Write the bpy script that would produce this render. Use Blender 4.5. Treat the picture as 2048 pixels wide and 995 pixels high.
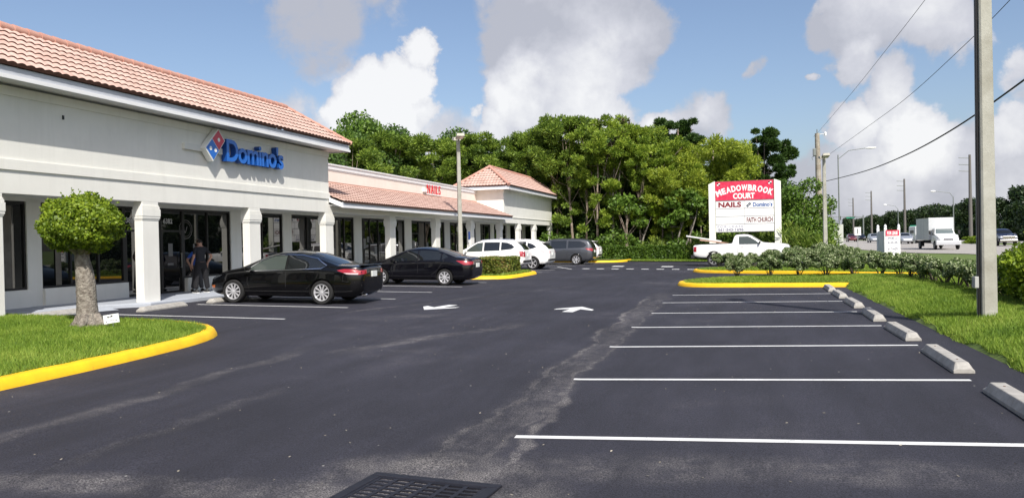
import bpy, bmesh, math, random
import numpy as np
from mathutils import Vector, Matrix
from mathutils.bvhtree import BVHTree
R = math.radians
for o in list(bpy.data.objects): bpy.data.objects.remove(o)
scene = bpy.context.scene
C = scene.collection

# ------------------------------------------------------------------ camera
HC = 1.8
cam_d = bpy.data.cameras.new("camera"); cam = bpy.data.objects.new("camera", cam_d); C.objects.link(cam)
cam_d.sensor_width = 36.0; cam_d.lens = 36.0*1540/2048
cam_d.clip_start = 0.1; cam_d.clip_end = 6000
def cam_axes():
    d = Vector(((1478-1024)/1540., -(473-497.5)/1540., -1.)).normalized()
    up = Vector((-math.sin(0.018), math.cos(0.018), 0.))
    z = (up-d*d.dot(up)).normalized(); x = d.cross(z)
    return Matrix((x, d, z))
RM = cam_axes()
cam.matrix_world = Matrix.Translation((0, 0, HC)) @ RM.to_4x4()
scene.camera = cam

# ------------------------------------------------------------------ sun, sky, exposure
scene.view_settings.view_transform = 'Standard'
scene.view_settings.look = 'None'
scene.view_settings.exposure = 0.42
scene.view_settings.gamma = 1.0
scene.view_settings.use_curve_mapping = False
scene.render.engine = 'CYCLES'
SUN_DIR = Vector((1.0, -1.6, 1.9)).normalized()          # towards the sun
sun_d = bpy.data.lights.new("sun", 'SUN'); sun_d.energy = 4.3; sun_d.angle = R(0.53); sun_d.color = (1.0, 0.955, 0.89)
sun = bpy.data.objects.new("sun", sun_d); C.objects.link(sun)
sun.rotation_euler = SUN_DIR.to_track_quat('Z', 'Y').to_euler()
sun.location = (20, -30, 40)

def ray(px, py):                                          # direction of a point of the sky, seen from the lot
    return (RM @ Vector(((px-1024)/1540., -(py-497.5)/1540., -1.))).normalized()

def make_world():
    w = bpy.data.worlds.new("World"); scene.world = w; w.use_nodes = True
    nt = w.node_tree; N = nt.nodes; L = nt.links; N.clear()
    out = N.new('ShaderNodeOutputWorld'); bg = N.new('ShaderNodeBackground')
    L.new(bg.outputs[0], out.inputs[0])
    sky = N.new('ShaderNodeTexSky'); sky.sky_type = 'NISHITA'; sky.sun_disc = False
    sky.sun_elevation = math.asin(SUN_DIR.z); sky.sun_rotation = math.atan2(SUN_DIR.x, SUN_DIR.y)
    sky.air_density = 1.0; sky.dust_density = 2.2; sky.ozone_density = 2.0; sky.altitude = 0
    tc = N.new('ShaderNodeTexCoord')
    def math_(op, a, b=None, clamp=False):
        n = N.new('ShaderNodeMath'); n.operation = op; n.use_clamp = clamp
        for i, v in enumerate((a, b)):
            if v is None: continue
            if isinstance(v, (int, float)): n.inputs[i].default_value = v
            else: L.new(v, n.inputs[i])
        return n.outputs[0]
    def noise(scale, detail, rough, dist=0.0, vec=None):
        n = N.new('ShaderNodeTexNoise'); n.inputs['Scale'].default_value = scale
        n.inputs['Detail'].default_value = detail; n.inputs['Roughness'].default_value = rough
        n.inputs['Distortion'].default_value = dist
        L.new(vec if vec else tc.outputs['Generated'], n.inputs['Vector']); return n.outputs['Fac']
    # clouds: soft blobs by direction of sky, broken up with noise
    blobs = [(640,20,165,0.62,0),(600,70,120,.5,0),(735,60,50,.25,0),
             (822,95,50,1,1),(800,150,70,1,1),(720,185,85,1,1),(760,235,90,1,1),(680,225,60,.9,1),(830,215,60,.8,.6),
             (1130,20,215,1,0),(1050,90,130,1,0),(1250,70,110,.9,0),(1000,100,70,.85,0),
             (1050,200,110,1,.9),(945,240,50,.9,1),(1150,190,150,1,.5),(1000,262,70,1,.8),(1230,210,90,.8,.5),(1330,238,60,.85,.7),
             (1450,232,70,.7,.6),(1525,135,40,.62,.5),(1390,262,110,.6,.3),(870,60,40,.4,.2),
             (1760,20,150,1,.3),(1870,70,90,.85,.35),(1660,50,70,.8,.4),(1710,140,60,.8,.7),(1628,180,24,.9,.7),(1770,205,75,.7,.7),
             (1690,255,60,1,.7),(1830,280,95,1,.9),(1955,330,130,1,.45),(1790,360,150,.9,.35),(1640,380,100,.8,.3),(2015,260,70,.9,.9),
             (2030,150,45,.6,.5),(1600,420,160,.85,.2),(2060,400,160,.9,.3),(2080,210,90,.6,.4),(560,300,160,.5,.3),(900,320,180,.6,.3),
             (-150,150,160,.6,.3),(-400,0,250,.8,.3),(2300,200,200,.8,.4),(2500,-100,260,.8,.2),(1200,-350,300,.8,.1),(500,-400,260,.6,.1)]
    warpn = N.new('ShaderNodeTexNoise'); warpn.inputs['Scale'].default_value = 6.5; warpn.inputs['Detail'].default_value = 9; warpn.inputs['Roughness'].default_value = .6
    L.new(tc.outputs['Generated'], warpn.inputs['Vector'])
    sub = N.new('ShaderNodeVectorMath'); sub.operation = 'SUBTRACT'; L.new(warpn.outputs['Color'], sub.inputs[0]); sub.inputs[1].default_value = (.5,.5,.5)
    sc = N.new('ShaderNodeVectorMath'); sc.operation = 'SCALE'; L.new(sub.outputs[0], sc.inputs[0]); sc.inputs['Scale'].default_value = 0.13
    wv = N.new('ShaderNodeVectorMath'); wv.operation = 'ADD'; L.new(tc.outputs['Generated'], wv.inputs[0]); L.new(sc.outputs[0], wv.inputs[1])
    dens = None; lit = None
    for (px, py, r, a, b) in blobs:
        c = ray(px, py); rr = r/1540.*1.02
        dn = N.new('ShaderNodeVectorMath'); dn.operation = 'DISTANCE'; L.new(wv.outputs[0], dn.inputs[0]); dn.inputs[1].default_value = c
        mr = N.new('ShaderNodeMapRange'); mr.interpolation_type = 'SMOOTHSTEP'
        L.new(dn.outputs['Value'], mr.inputs['Value'])
        mr.inputs['From Min'].default_value = rr*1.15; mr.inputs['From Max'].default_value = rr*0.25
        mr.inputs['To Min'].default_value = 0; mr.inputs['To Max'].default_value = a
        dens = mr.outputs[0] if dens is None else math_('MAXIMUM', dens, mr.outputs[0])
        lt = math_('MULTIPLY', mr.outputs[0], b)
        lit = lt if lit is None else math_('MAXIMUM', lit, lt)
    n1 = noise(11, 9, .6, .15)
    n2 = noise(4.2, 6, .55, .1)
    dd = math_('ADD', dens, math_('MULTIPLY', math_('SUBTRACT', n1, .5), 1.25))
    alpha = N.new('ShaderNodeMapRange'); alpha.interpolation_type = 'SMOOTHSTEP'; L.new(dd, alpha.inputs['Value'])
    alpha.inputs['From Min'].default_value = .30; alpha.inputs['From Max'].default_value = .60
    # bright tops and greyer bellies
    br = math_('ADD', math_('MULTIPLY', lit, .75), math_('MULTIPLY', math_('SUBTRACT', n2, .5), 1.5))
    br = math_('ADD', br, math_('MULTIPLY', math_('SUBTRACT', n1, .5), 1.15))
    ramp = N.new('ShaderNodeValToRGB'); L.new(br, ramp.inputs[0])
    e = ramp.color_ramp.elements
    e[0].position = -0.0; e[0].color = (3.8, 3.9, 4.4, 1); e[1].position = .62; e[1].color = (7.2, 7.2, 7.25, 1)
    m = e.new(.28); m.color = (5.1, 5.15, 5.6, 1)
    thin = N.new('ShaderNodeMix'); thin.data_type = 'RGBA'
    am = math_('MULTIPLY', alpha.outputs[0], .93)
    # keep the clouds above the horizon
    L.new(am, thin.inputs['Factor'])
    tint = N.new('ShaderNodeMix'); tint.data_type = 'RGBA'; tint.blend_type = 'MULTIPLY'; tint.inputs['Factor'].default_value = 1
    L.new(sky.outputs[0], tint.inputs['A']); tint.inputs['B'].default_value = (1.10, 1.07, 1.09, 1)
    L.new(tint.outputs['Result'], thin.inputs['A']); L.new(ramp.outputs[0], thin.inputs['B'])
    L.new(thin.outputs['Result'], bg.inputs['Color'])
    bg.inputs['Strength'].default_value = 0.10
make_world()

# ------------------------------------------------------------------ helpers
rng = np.random.default_rng(7); random.seed(7)
def gz(x):
    if x < -2: return 0.017*min(-2-x, 14.3)
    return 0.022*min(x+2, 6)
def lz(x, y):                                             # height of the lawn on the road side
    xs = [3.2, 3.3, 4.2, 5.6, 8.0, 12.0]; zs = [-.03, .05, .2, .17, .03, -.03]
    f = np.interp(x, xs, zs); k = float(np.interp(y, [30, 34], [1, 0]))
    return gz(x) + f*k - .03*(1-k)
_m = {}
def mat(name, color=(.5,.5,.5), rough=.7, metal=0., spec=.5, coat=0., noise=None, bump=None, emit=None, coatr=.03):
    """noise=(scale, amount, second colour or None); bump=(scale, strength, distance)"""
    if name in _m: return _m[name]
    m = bpy.data.materials.new(name); m.use_nodes = True; nt = m.node_tree; N = nt.nodes; L = nt.links
    b = N['Principled BSDF']
    b.inputs['Base Color'].default_value = (*color, 1); b.inputs['Roughness'].default_value = rough
    b.inputs['Metallic'].default_value = metal; b.inputs['Specular IOR Level'].default_value = spec
    b.inputs['Coat Weight'].default_value = coat; b.inputs['Coat Roughness'].default_value = coatr
    tc = N.new('ShaderNodeTexCoord')
    if noise:
        n = N.new('ShaderNodeTexNoise'); n.inputs['Scale'].default_value = noise[0]; n.inputs['Detail'].default_value = 8; n.inputs['Roughness'].default_value = .62
        L.new(tc.outputs['Object'], n.inputs['Vector'])
        r = N.new('ShaderNodeValToRGB'); r.color_ramp.elements[0].position = .35; r.color_ramp.elements[1].position = .65
        c2 = noise[2] if len(noise) > 2 and noise[2] else tuple(c*(1-noise[1]) for c in color)
        r.color_ramp.elements[0].color = (*c2, 1); r.color_ramp.elements[1].color = (*color, 1)
        L.new(n.outputs['Fac'], r.inputs[0]); L.new(r.outputs[0], b.inputs['Base Color'])
    if bump:
        n = N.new('ShaderNodeTexNoise'); n.inputs['Scale'].default_value = bump[0]; n.inputs['Detail'].default_value = 6
        L.new(tc.outputs['Object'], n.inputs['Vector'])
        bp = N.new('ShaderNodeBump'); bp.inputs['Strength'].default_value = bump[1]; bp.inputs['Distance'].default_value = bump[2]
        L.new(n.outputs['Fac'], bp.inputs['Height']); L.new(bp.outputs[0], b.inputs['Normal'])
    if emit:
        b.inputs['Emission Color'].default_value = (*emit[0], 1); b.inputs['Emission Strength'].default_value = emit[1]
    _m[name] = m; return m

def leafmat(name, c1, c2, c3=None, trans=.3, rough=.5):
    if name in _m: return _m[name]
    m = bpy.data.materials.new(name); m.use_nodes = True; nt = m.node_tree; N = nt.nodes; L = nt.links
    b = N['Principled BSDF']; out = N['Material Output']
    g = N.new('ShaderNodeNewGeometry'); r = N.new('ShaderNodeValToRGB')
    r.color_ramp.elements[0].color = (*c1, 1); r.color_ramp.elements[1].color = (*(c3 or c2), 1)
    if c3: e = r.color_ramp.elements.new(.5); e.color = (*c2, 1)
    tc = N.new('ShaderNodeTexCoord'); n = N.new('ShaderNodeTexNoise'); n.inputs['Scale'].default_value = .9; n.inputs['Detail'].default_value = 2
    L.new(tc.outputs['Object'], n.inputs['Vector'])
    mx = N.new('ShaderNodeMath'); mx.operation = 'MULTIPLY_ADD'; L.new(n.outputs['Fac'], mx.inputs[0]); mx.inputs[1].default_value = 1.3; 
    ad = N.new('ShaderNodeMath'); ad.operation = 'MULTIPLY_ADD'; L.new(g.outputs['Random Per Island'], ad.inputs[0]); ad.inputs[1].default_value = .8; ad.inputs[2].default_value = -.55
    L.new(ad.outputs[0], mx.inputs[2]); L.new(mx.outputs[0], r.inputs[0])
    L.new(r.outputs[0], b.inputs['Base Color']); b.inputs['Roughness'].default_value = rough; b.inputs['Specular IOR Level'].default_value = .35
    t = N.new('ShaderNodeBsdfTranslucent'); L.new(r.outputs[0], t.inputs['Color'])
    mix = N.new('ShaderNodeMixShader'); mix.inputs[0].default_value = trans
    L.new(b.outputs[0], mix.inputs[1]); L.new(t.outputs[0], mix.inputs[2]); L.new(mix.outputs[0], out.inputs[0])
    _m[name] = m; return m

def props(o, label=None, cat=None, group=None, kind=None):
    if label: o['label'] = label
    if cat: o['category'] = cat
    if group: o['group'] = group
    if kind: o['kind'] = kind
    return o
def thing(name, label, cat, loc=(0,0,0), rotz=0, group=None):
    o = bpy.data.objects.new(name, None); C.objects.link(o); o.empty_display_size = .2
    o.location = loc; o.rotation_euler = (0,0,rotz); return props(o, label, cat, group)
def dup(root, loc=None, rotz=None, label=None, scale=None):
    r = root.copy(); C.objects.link(r)
    if loc is not None: r.location = loc
    if rotz is not None: r.rotation_euler = (0,0,rotz)
    if scale is not None: r.scale = scale if hasattr(scale, '__len__') else (scale,)*3
    if label: r['label'] = label
    for ch in list(root.children):
        c = ch.copy(); C.objects.link(c); c.parent = r
        for g in ch.children:
            d = g.copy(); C.objects.link(d); d.parent = c
    return r

class MB:
    """collects shapes and links them as one mesh object"""
    def __init__(s): s.v = []; s.f = []; s.m = []; s.smooth = False
    def add(s, vs, fs, mi=0):
        b = len(s.v); s.v += [tuple(v) for v in vs]; s.f += [tuple(i+b for i in f) for f in fs]; s.m += [mi]*len(fs); return s
    def box(s, a, b, mi=0, M=None):
        x0,y0,z0 = a; x1,y1,z1 = b
        v = [Vector(p) for p in ((x0,y0,z0),(x1,y0,z0),(x1,y1,z0),(x0,y1,z0),(x0,y0,z1),(x1,y0,z1),(x1,y1,z1),(x0,y1,z1))]
        if M: v = [M @ p for p in v]
        return s.add(v, [(0,3,2,1),(4,5,6,7),(0,1,5,4),(1,2,6,5),(2,3,7,6),(3,0,4,7)], mi)
    def cbox(s, c, d, mi=0, M=None):
        return s.box([c[i]-d[i]/2 for i in range(3)], [c[i]+d[i]/2 for i in range(3)], mi, M)
    def tube(s, pts, rad, n=10, mi=0, cap=True):
        pts = [Vector(p) for p in pts]; rs = rad if hasattr(rad, '__len__') else [rad]*len(pts)
        rings = []; up = Vector((0,0,1)); prev = None
        for i, p in enumerate(pts):
            t = (pts[min(i+1,len(pts)-1)]-pts[max(i-1,0)]).normalized()
            if prev is None:
                a = t.cross(up); a = a.normalized() if a.length > 1e-3 else Vector((1,0,0))
            else: a = (prev-t*prev.dot(t)).normalized()
            prev = a; b = t.cross(a)
            rings.append([p+(a*math.cos(2*math.pi*k/n)+b*math.sin(2*math.pi*k/n))*rs[i] for k in range(n)])
        v = [q for r in rings for q in r]; f = []
        for i in range(len(pts)-1):
            for k in range(n): f.append((i*n+k, i*n+(k+1)%n, (i+1)*n+(k+1)%n, (i+1)*n+k))
        if cap: f.append(tuple(range(n-1,-1,-1))); f.append(tuple((len(pts)-1)*n+k for k in range(n)))
        return s.add(v, f, mi)
    def lathe(s, prof, n=24, M=None, mi=0):               # prof: (radius, height) about local z
        v = []; f = []
        for r, z in prof:
            for k in range(n): v.append(Vector((r*math.cos(2*math.pi*k/n), r*math.sin(2*math.pi*k/n), z)))
        for i in range(len(prof)-1):
            for k in range(n): f.append((i*n+k, i*n+(k+1)%n, (i+1)*n+(k+1)%n, (i+1)*n+k))
        if M: v = [M @ p for p in v]
        return s.add(v, f, mi)
    def prism(s, poly, z0, z1, mi=0, M=None):             # poly in xy, extruded in z
        n = len(poly); v = [Vector((p[0],p[1],z0)) for p in poly]+[Vector((p[0],p[1],z1)) for p in poly]
        if M: v = [M @ p for p in v]
        return s.add(v, [tuple(range(n-1,-1,-1)), tuple(range(n,2*n))]+[(i,(i+1)%n,n+(i+1)%n,n+i) for i in range(n)], mi)
    def build(s, name, mats, parent=None, world=False, smooth=False, bevel=0, kind=None, seg=2, angle=None):
        me = bpy.data.meshes.new(name)
        vs = s.v
        if world and parent is not None: l = parent.location; vs = [(v[0]-l[0], v[1]-l[1], v[2]-l[2]) for v in vs]
        me.from_pydata(vs, [], s.f)
        for m in (mats if isinstance(mats, (list, tuple)) else [mats]): me.materials.append(m)
        if len(me.materials) > 1: me.polygons.foreach_set('material_index', s.m)
        me.update()
        bm = bmesh.new(); bm.from_mesh(me); bmesh.ops.recalc_face_normals(bm, faces=bm.faces); bm.to_mesh(me); bm.free()
        if smooth or s.smooth:
            me.polygons.foreach_set('use_smooth', [True]*len(me.polygons))
            if angle: me.set_sharp_from_angle(angle=R(angle))
        o = bpy.data.objects.new(name, me); C.objects.link(o)
        if parent is not None: o.parent = parent
        if bevel:
            b = o.modifiers.new('bevel', 'BEVEL'); b.width = bevel; b.segments = seg; b.limit_method = 'ANGLE'; b.angle_limit = R(40)
        if kind: o['kind'] = kind
        return o
def fastmesh(name, verts, tris, mt, parent=None, n=3):
    """verts (V,3) and faces (F,n) as numpy arrays"""
    me = bpy.data.meshes.new(name); F = len(tris)
    me.vertices.add(len(verts)); me.vertices.foreach_set('co', np.asarray(verts, dtype=np.float32).ravel())
    me.loops.add(F*n); me.loops.foreach_set('vertex_index', np.asarray(tris, dtype=np.int32).ravel())
    me.polygons.add(F); me.polygons.foreach_set('loop_start', np.arange(0, F*n, n, dtype=np.int32)); 
    me.materials.append(mt); me.update(calc_edges=True); me.validate()
    o = bpy.data.objects.new(name, me); C.objects.link(o)
    if parent is not None: o.parent = parent
    return o
def text_mesh(txt, width, height, depth, bold=0.0, spacing=1.0, shear=0.0):
    """mesh data of a word, lower left corner at the origin, in xy, front face at z=depth"""
    cu = bpy.data.curves.new('lettering', 'FONT'); cu.body = txt; cu.extrude = .5; cu.offset = bold; cu.space_character = spacing
    cu.resolution_u = 4; cu.shear = shear
    o = bpy.data.objects.new('lettering', cu); C.objects.link(o)
    dg = bpy.context.evaluated_depsgraph_get(); me = bpy.data.meshes.new_from_object(o.evaluated_get(dg))
    bpy.data.objects.remove(o); bpy.data.curves.remove(cu)
    co = np.empty(len(me.vertices)*3); me.vertices.foreach_get('co', co); co = co.reshape(-1,3)
    mn = co.min(0); mx = co.max(0)
    co[:,0] = (co[:,0]-mn[0])/(mx[0]-mn[0])*width
    if height: co[:,1] = (co[:,1]-mn[1])/(mx[1]-mn[1])*height
    co[:,2] = (co[:,2]-mn[2])/(mx[2]-mn[2])*depth
    v = [tuple(c) for c in co]; f = [tuple(p.vertices) for p in me.polygons]; bpy.data.meshes.remove(me)
    return v, f
def face_matrix(origin, right, up):
    r = Vector(right).normalized(); u = Vector(up).normalized(); n = r.cross(u)
    M = Matrix((r, u, n)).transposed().to_4x4(); M.translation = Vector(origin); return M
def put_text(mb, txt, M, x, y, w, h, depth=.004, bold=0.0, mi=0, rot=0.0, **k):
    v, f = text_mesh(txt, w, h, depth, bold, **k)
    T = M @ Matrix.Translation((x, y, 0)) @ Matrix.Rotation(rot, 4, 'Z')
    mb.add([T @ Vector(p) for p in v], f, mi)

def sheet(name, poly, dz, mt, hf=None, parent=None, kind='structure', cuts=()):
    """flat sheet that follows the fall of the lot"""
    hf = hf or (lambda x, y: gz(x))
    bm = bmesh.new(); bm.faces.new([bm.verts.new((x, y, 0)) for x, y in poly])
    for cx in [-16.3, -2, 4]+list(cuts):
        bmesh.ops.bisect_plane(bm, geom=bm.verts[:]+bm.edges[:]+bm.faces[:], plane_co=(cx,0,0), plane_no=(1,0,0))
    for v in bm.verts: v.co.z = hf(v.co.x, v.co.y)+dz
    bmesh.ops.triangulate(bm, faces=bm.faces)
    bmesh.ops.recalc_face_normals(bm, faces=bm.faces)
    for f in bm.faces:
        if f.normal.z < 0: f.normal_flip()
    me = bpy.data.meshes.new(name); bm.to_mesh(me); bm.free(); me.materials.append(mt)
    o = bpy.data.objects.new(name, me); C.objects.link(o)
    if parent is not None: o.parent = parent
    if kind: o['kind'] = kind
    return o
# ------------------------------------------------------------------ ground, lot, roads
def asphalt_mat():
    m = bpy.data.materials.new('asphalt'); m.use_nodes = True; nt = m.node_tree; N = nt.nodes; L = nt.links
    b = N['Principled BSDF']; tc = N.new('ShaderNodeTexCoord'); P = tc.outputs['Object']
    def no(scale, det=6, rough=.6, vec=None, dist=0):
        n = N.new('ShaderNodeTexNoise'); n.inputs['Scale'].default_value = scale; n.inputs['Detail'].default_value = det
        n.inputs['Roughness'].default_value = rough; n.inputs['Distortion'].default_value = dist; L.new(vec or P, n.inputs['Vector']); return n.outputs['Fac']
    def mr(v, a, b_, c=0, d=1, sm=True):
        n = N.new('ShaderNodeMapRange'); n.interpolation_type = 'SMOOTHSTEP' if sm else 'LINEAR'
        L.new(v, n.inputs['Value']); n.inputs['From Min'].default_value = a; n.inputs['From Max'].default_value = b_
        n.inputs['To Min'].default_value = c; n.inputs['To Max'].default_value = d; return n.outputs[0]
    def ma(op, a, c=None, cl=False):
        n = N.new('ShaderNodeMath'); n.operation = op; n.use_clamp = cl
        for i, v in enumerate((a, c)):
            if v is None: continue
            if isinstance(v, (int, float)): n.inputs[i].default_value = v
            else: L.new(v, n.inputs[i])
        return n.outputs[0]
    sep = N.new('ShaderNodeSeparateXYZ'); L.new(P, sep.inputs[0]); X = sep.outputs[0]; Y = sep.outputs[1]
    fine = no(75, 5, .85); mid = no(1.1, 7, .65); big = no(.22, 4, .6)
    mp = N.new('ShaderNodeMapping'); mp.inputs['Scale'].default_value = (1, .16, 1); L.new(P, mp.inputs['Vector'])
    streak = no(2.2, 7, .62, mp.outputs[0], .3)
    wob = ma('MULTIPLY', ma('SUBTRACT', no(.55, 5), .5), .9)
    def worn_line(x0, y0, x1, y1, w, amp, ya, yb):        # a worn track in the sealer between two points of the lot
        dx, dy = x1-x0, y1-y0; l = math.hypot(dx, dy); nx, ny = dy/l, -dx/l
        d = ma('ADD', ma('ADD', ma('MULTIPLY', X, nx), ma('MULTIPLY', Y, ny)), -(x0*nx+y0*ny))
        d = ma('ABSOLUTE', ma('ADD', d, wob))
        s = ma('ADD', ma('ADD', ma('MULTIPLY', X, dx/l), ma('MULTIPLY', Y, dy/l)), -(x0*dx+y0*dy)/l)
        m1 = mr(d, w, w*.25, 0, 1); m2 = mr(s, ya-.3, ya+.6); m3 = mr(s, yb+.8, yb-.8)
        return ma('MULTIPLY', ma('MULTIPLY', m1, ma('MULTIPLY', m2, m3)), ma('MULTIPLY', mr(streak, .3, .62, .35, 1), amp))
    tracks = [worn_line(-2.25,5.4,-2.35,26,.42,.34,0,20), worn_line(-2.45,5.6,-2.62,24,.075,.75,0,18), worn_line(-2.05,5.6,-2.05,24,.06,.6,0,17), worn_line(-1.75,5.5,-2.1,9.5,.10,.7,0,4), worn_line(-6.4,3.2,-7.1,13,.20,.34,0,8),
              worn_line(-5.2,3.0,-5.5,9.5,.16,.20,0,5), worn_line(-2.4,5.9,2.2,6.2,.5,.34,.6,4.2), worn_line(-7,4.2,-2.9,5.0,.35,.5,-2,4.2),
              worn_line(-9.5,17,-5.5,30,.12,.35,0,12), worn_line(-6.3,11,-4.6,15.4,.3,.35,0,5)]
    T = tracks[0]
    for t in tracks[1:]: T = ma('MAXIMUM', T, t)
    T = ma('MULTIPLY', T, mr(no(3.5, 8, .7), .36, .62, .25, 1))
    sc = N.new('ShaderNodeVectorMath'); sc.operation = 'DISTANCE'; L.new(P, sc.inputs[0]); sc.inputs[1].default_value = (-2.25, 5.1, 0.01)
    ring = ma('MULTIPLY', mr(sc.outputs['Value'], 1.25, .75), mr(mid, .38, .66, .05, .7))
    T = ma('MAXIMUM', T, ring)
    patch = ma('MULTIPLY', mr(big, .52, .72), mr(mid, .4, .65))
    T = ma('MAXIMUM', T, ma('MULTIPLY', patch, .20))
    # grit: worn areas are speckled, not painted
    grit = mr(fine, .43, .60, .18, 1.15)
    T2 = ma('MULTIPLY', T, grit)
    spk = N.new('ShaderNodeTexVoronoi'); spk.inputs['Scale'].default_value = 2.3; L.new(P, spk.inputs['Vector'])
    stones = mr(spk.outputs['Distance'], .034, .018)
    r = N.new('ShaderNodeMix'); r.data_type = 'RGBA'; r.inputs['A'].default_value = (.0235, .0232, .0315, 1); r.inputs['B'].default_value = (.20, .185, .17, 1)
    L.new(T2, r.inputs['Factor'])
    r1 = N.new('ShaderNodeMix'); r1.data_type = 'RGBA'; r1.blend_type = 'MULTIPLY'; r1.inputs['Factor'].default_value = 1
    L.new(r.outputs['Result'], r1.inputs['A'])
    vary = ma('MULTIPLY', mr(fine, .38, .62, .25, 1.9, False), mr(big, .3, .7, .82, 1.2)); vary = ma('MULTIPLY', vary, mr(streak, .3, .7, .85, 1.2))
    cmb = N.new('ShaderNodeCombineXYZ'); [L.new(vary, cmb.inputs[i]) for i in range(3)]; L.new(cmb.outputs[0], r1.inputs['B'])
    r2 = N.new('ShaderNodeMix'); r2.data_type = 'RGBA'; L.new(ma('MULTIPLY', stones, .7), r2.inputs['Factor']); L.new(r1.outputs['Result'], r2.inputs['A']); r2.inputs['B'].default_value = (.5, .48, .43, 1)
    L.new(r2.outputs['Result'], b.inputs['Base Color'])
    b.inputs['Roughness'].default_value = .8; b.inputs['Specular IOR Level'].default_value = .4
    bp = N.new('ShaderNodeBump'); bp.inputs['Strength'].default_value = .55; bp.inputs['Distance'].default_value = .012
    L.new(ma('ADD', fine, ma('MULTIPLY', no(30, 4), .8)), bp.inputs['Height']); L.new(bp.outputs[0], b.inputs['Normal'])
    return m
def worn(name, col, under, scale, a, b_, col2, bump=False):
    """paint with small chips and scuffs that show what is beneath"""
    m = mat(name, col, .6, noise=(2.5, .2, col2), bump=(25, .25, .01) if bump else None); nt = m.node_tree; N = nt.nodes; L = nt.links
    b = N['Principled BSDF']; src = b.inputs['Base Color'].links[0].from_socket
    tc = N.new('ShaderNodeTexCoord'); n = N.new('ShaderNodeTexNoise'); n.inputs['Scale'].default_value = scale; n.inputs['Detail'].default_value = 9; n.inputs['Roughness'].default_value = .7
    L.new(tc.outputs['Object'], n.inputs['Vector']); r = N.new('ShaderNodeMapRange'); L.new(n.outputs['Fac'], r.inputs['Value'])
    r.inputs['From Min'].default_value = a; r.inputs['From Max'].default_value = b_; mx = N.new('ShaderNodeMix'); mx.data_type = 'RGBA'
    L.new(r.outputs[0], mx.inputs['Factor']); mx.inputs['A'].default_value = (*under, 1); L.new(src, mx.inputs['B']); L.new(mx.outputs['Result'], b.inputs['Base Color'])
    return m
M_asph = asphalt_mat()
M_lawn = mat('lawn_soil', (.085, .14, .022), .95, noise=(1.3, .3, (.11, .15, .03)), bump=(40, .6, .03))
M_lawn2 = mat('island_soil', (.05, .085, .018), .95, noise=(6, .3, (.06, .07, .02)), bump=(40, .6, .02))
M_road = mat('road_concrete', (.36, .335, .30), .85, noise=(.5, .1, (.31, .29, .265)), bump=(30, .3, .01))
M_walk = mat('walk_paint', (.42, .45, .50), .7, noise=(1.5, .1, (.36, .385, .42)), bump=(50, .2, .004))
M_line = worn('line_paint', (.78, .78, .76), (.10,.10,.11), 26, .33, .40, (.64,.64,.62))
M_yel = worn('yellow_kerb_paint', (.93, .57, .010), (.22,.17,.09), 9, .30, .345, (.84,.46,.01), bump=True)
M_conc = mat('concrete', (.42, .40, .36), .85, noise=(7, .2, (.30, .285, .255)), bump=(60, .3, .004))

# one ground sheet out to the horizon, following the fall of the lot
xs = [-3000,-400,-120,-40,-16.3,-9,-2,0,2,3.2,3.3,3.6,4,4.2,4.8,5.6,6.5,8,10,12,20,60,150,400,3000]
ys = [-3000,-300,-60,-15,-5,0,5,10,15,20,25,30,34,40,50,60,90,150,300,700,5000]
v = [(x, y, lz(x, y)) for y in ys for x in xs]; nx = len(xs)
f = [(j*nx+i, j*nx+i+1, (j+1)*nx+i+1, (j+1)*nx+i) for j in range(len(ys)-1) for i in range(nx-1)]
MB().add(v, f).build('ground', M_lawn, kind='structure', smooth=True)

lot = [(-17.2,-14),(3.22,-14),(3.22,28.6),(-1.2,29.6),(-1.6,32.2),(1,33.2),(7.2,31.0),(7.2,32.6),(-1.6,41.6),(-1.6,44.5),(4.6,44.5),(4.6,57.6),(-17.2,58.2)]
sheet('parking_lot', lot, .0, M_asph)
edge = [(20,-40),(19.5,20),(17.55,56.8),(16.6,66),(14.6,70),(13.6,73),(12.0,98),(11.8,165),(11.8,900),(31.2,900),(31.2,-40)]
sheet('road', edge, .012, M_road)
sheet('driveway_apron', [(11.86,90),(8.8,90.6),(8.4,93.5),(11.9,97)], .006, M_road)
# verge and sidewalk far side
sheet('far_carriageway', [(36,-40),(36,900),(43,900),(43,-40)], .012, M_road)
# lane lines on the road
ml = MB()
for xl in (15.6, 19.2, 22.8, 26.2):
    for y in range(60, 420, 12):
        if xl == 15.6 and y < 80: continue
        z = .13+.018; ml.add([(xl-.06,y,z),(xl+.06,y,z),(xl+.06,y+3,z),(xl-.06,y+3,z)], [(0,1,2,3)])
ml.build('lane_marking', M_line, kind='structure')

# sidewalk in front of the shops
def walk():
    mb = MB()
    poly = [(-18.05,2),(-16.9,2),(-16.9,14.6),(-16.35,16.4),(-15.38,17.3),(-15.38,66.0),(-18.05,66.0)]
    n = len(poly); zt = .34
    mb.add([(x,y,zt) for x,y in poly]+[(x,y,gz(x)-.05) for x,y in poly], [tuple(range(n))]+[(i,(i+1)%n,n+(i+1)%n,n+i) for i in range(n)])
    mb.build('sidewalk', M_walk, kind='structure', bevel=.02)
    mb = MB()                                             # painted ramp down to the lot
    mb.add([(-16.9,11,.335),(-16.9,14.6,.335),(-16.2,16.35,.335),(-15.5,16.3,gz(-15.5)+.01),(-15.9,13.95,gz(-15.9)+.01),(-16.1,11,gz(-16.1)+.01)], [(0,1,4,5),(1,2,3,4)])
    mb.build('sidewalk_ramp', M_walk, kind='structure')
walk()

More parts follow.
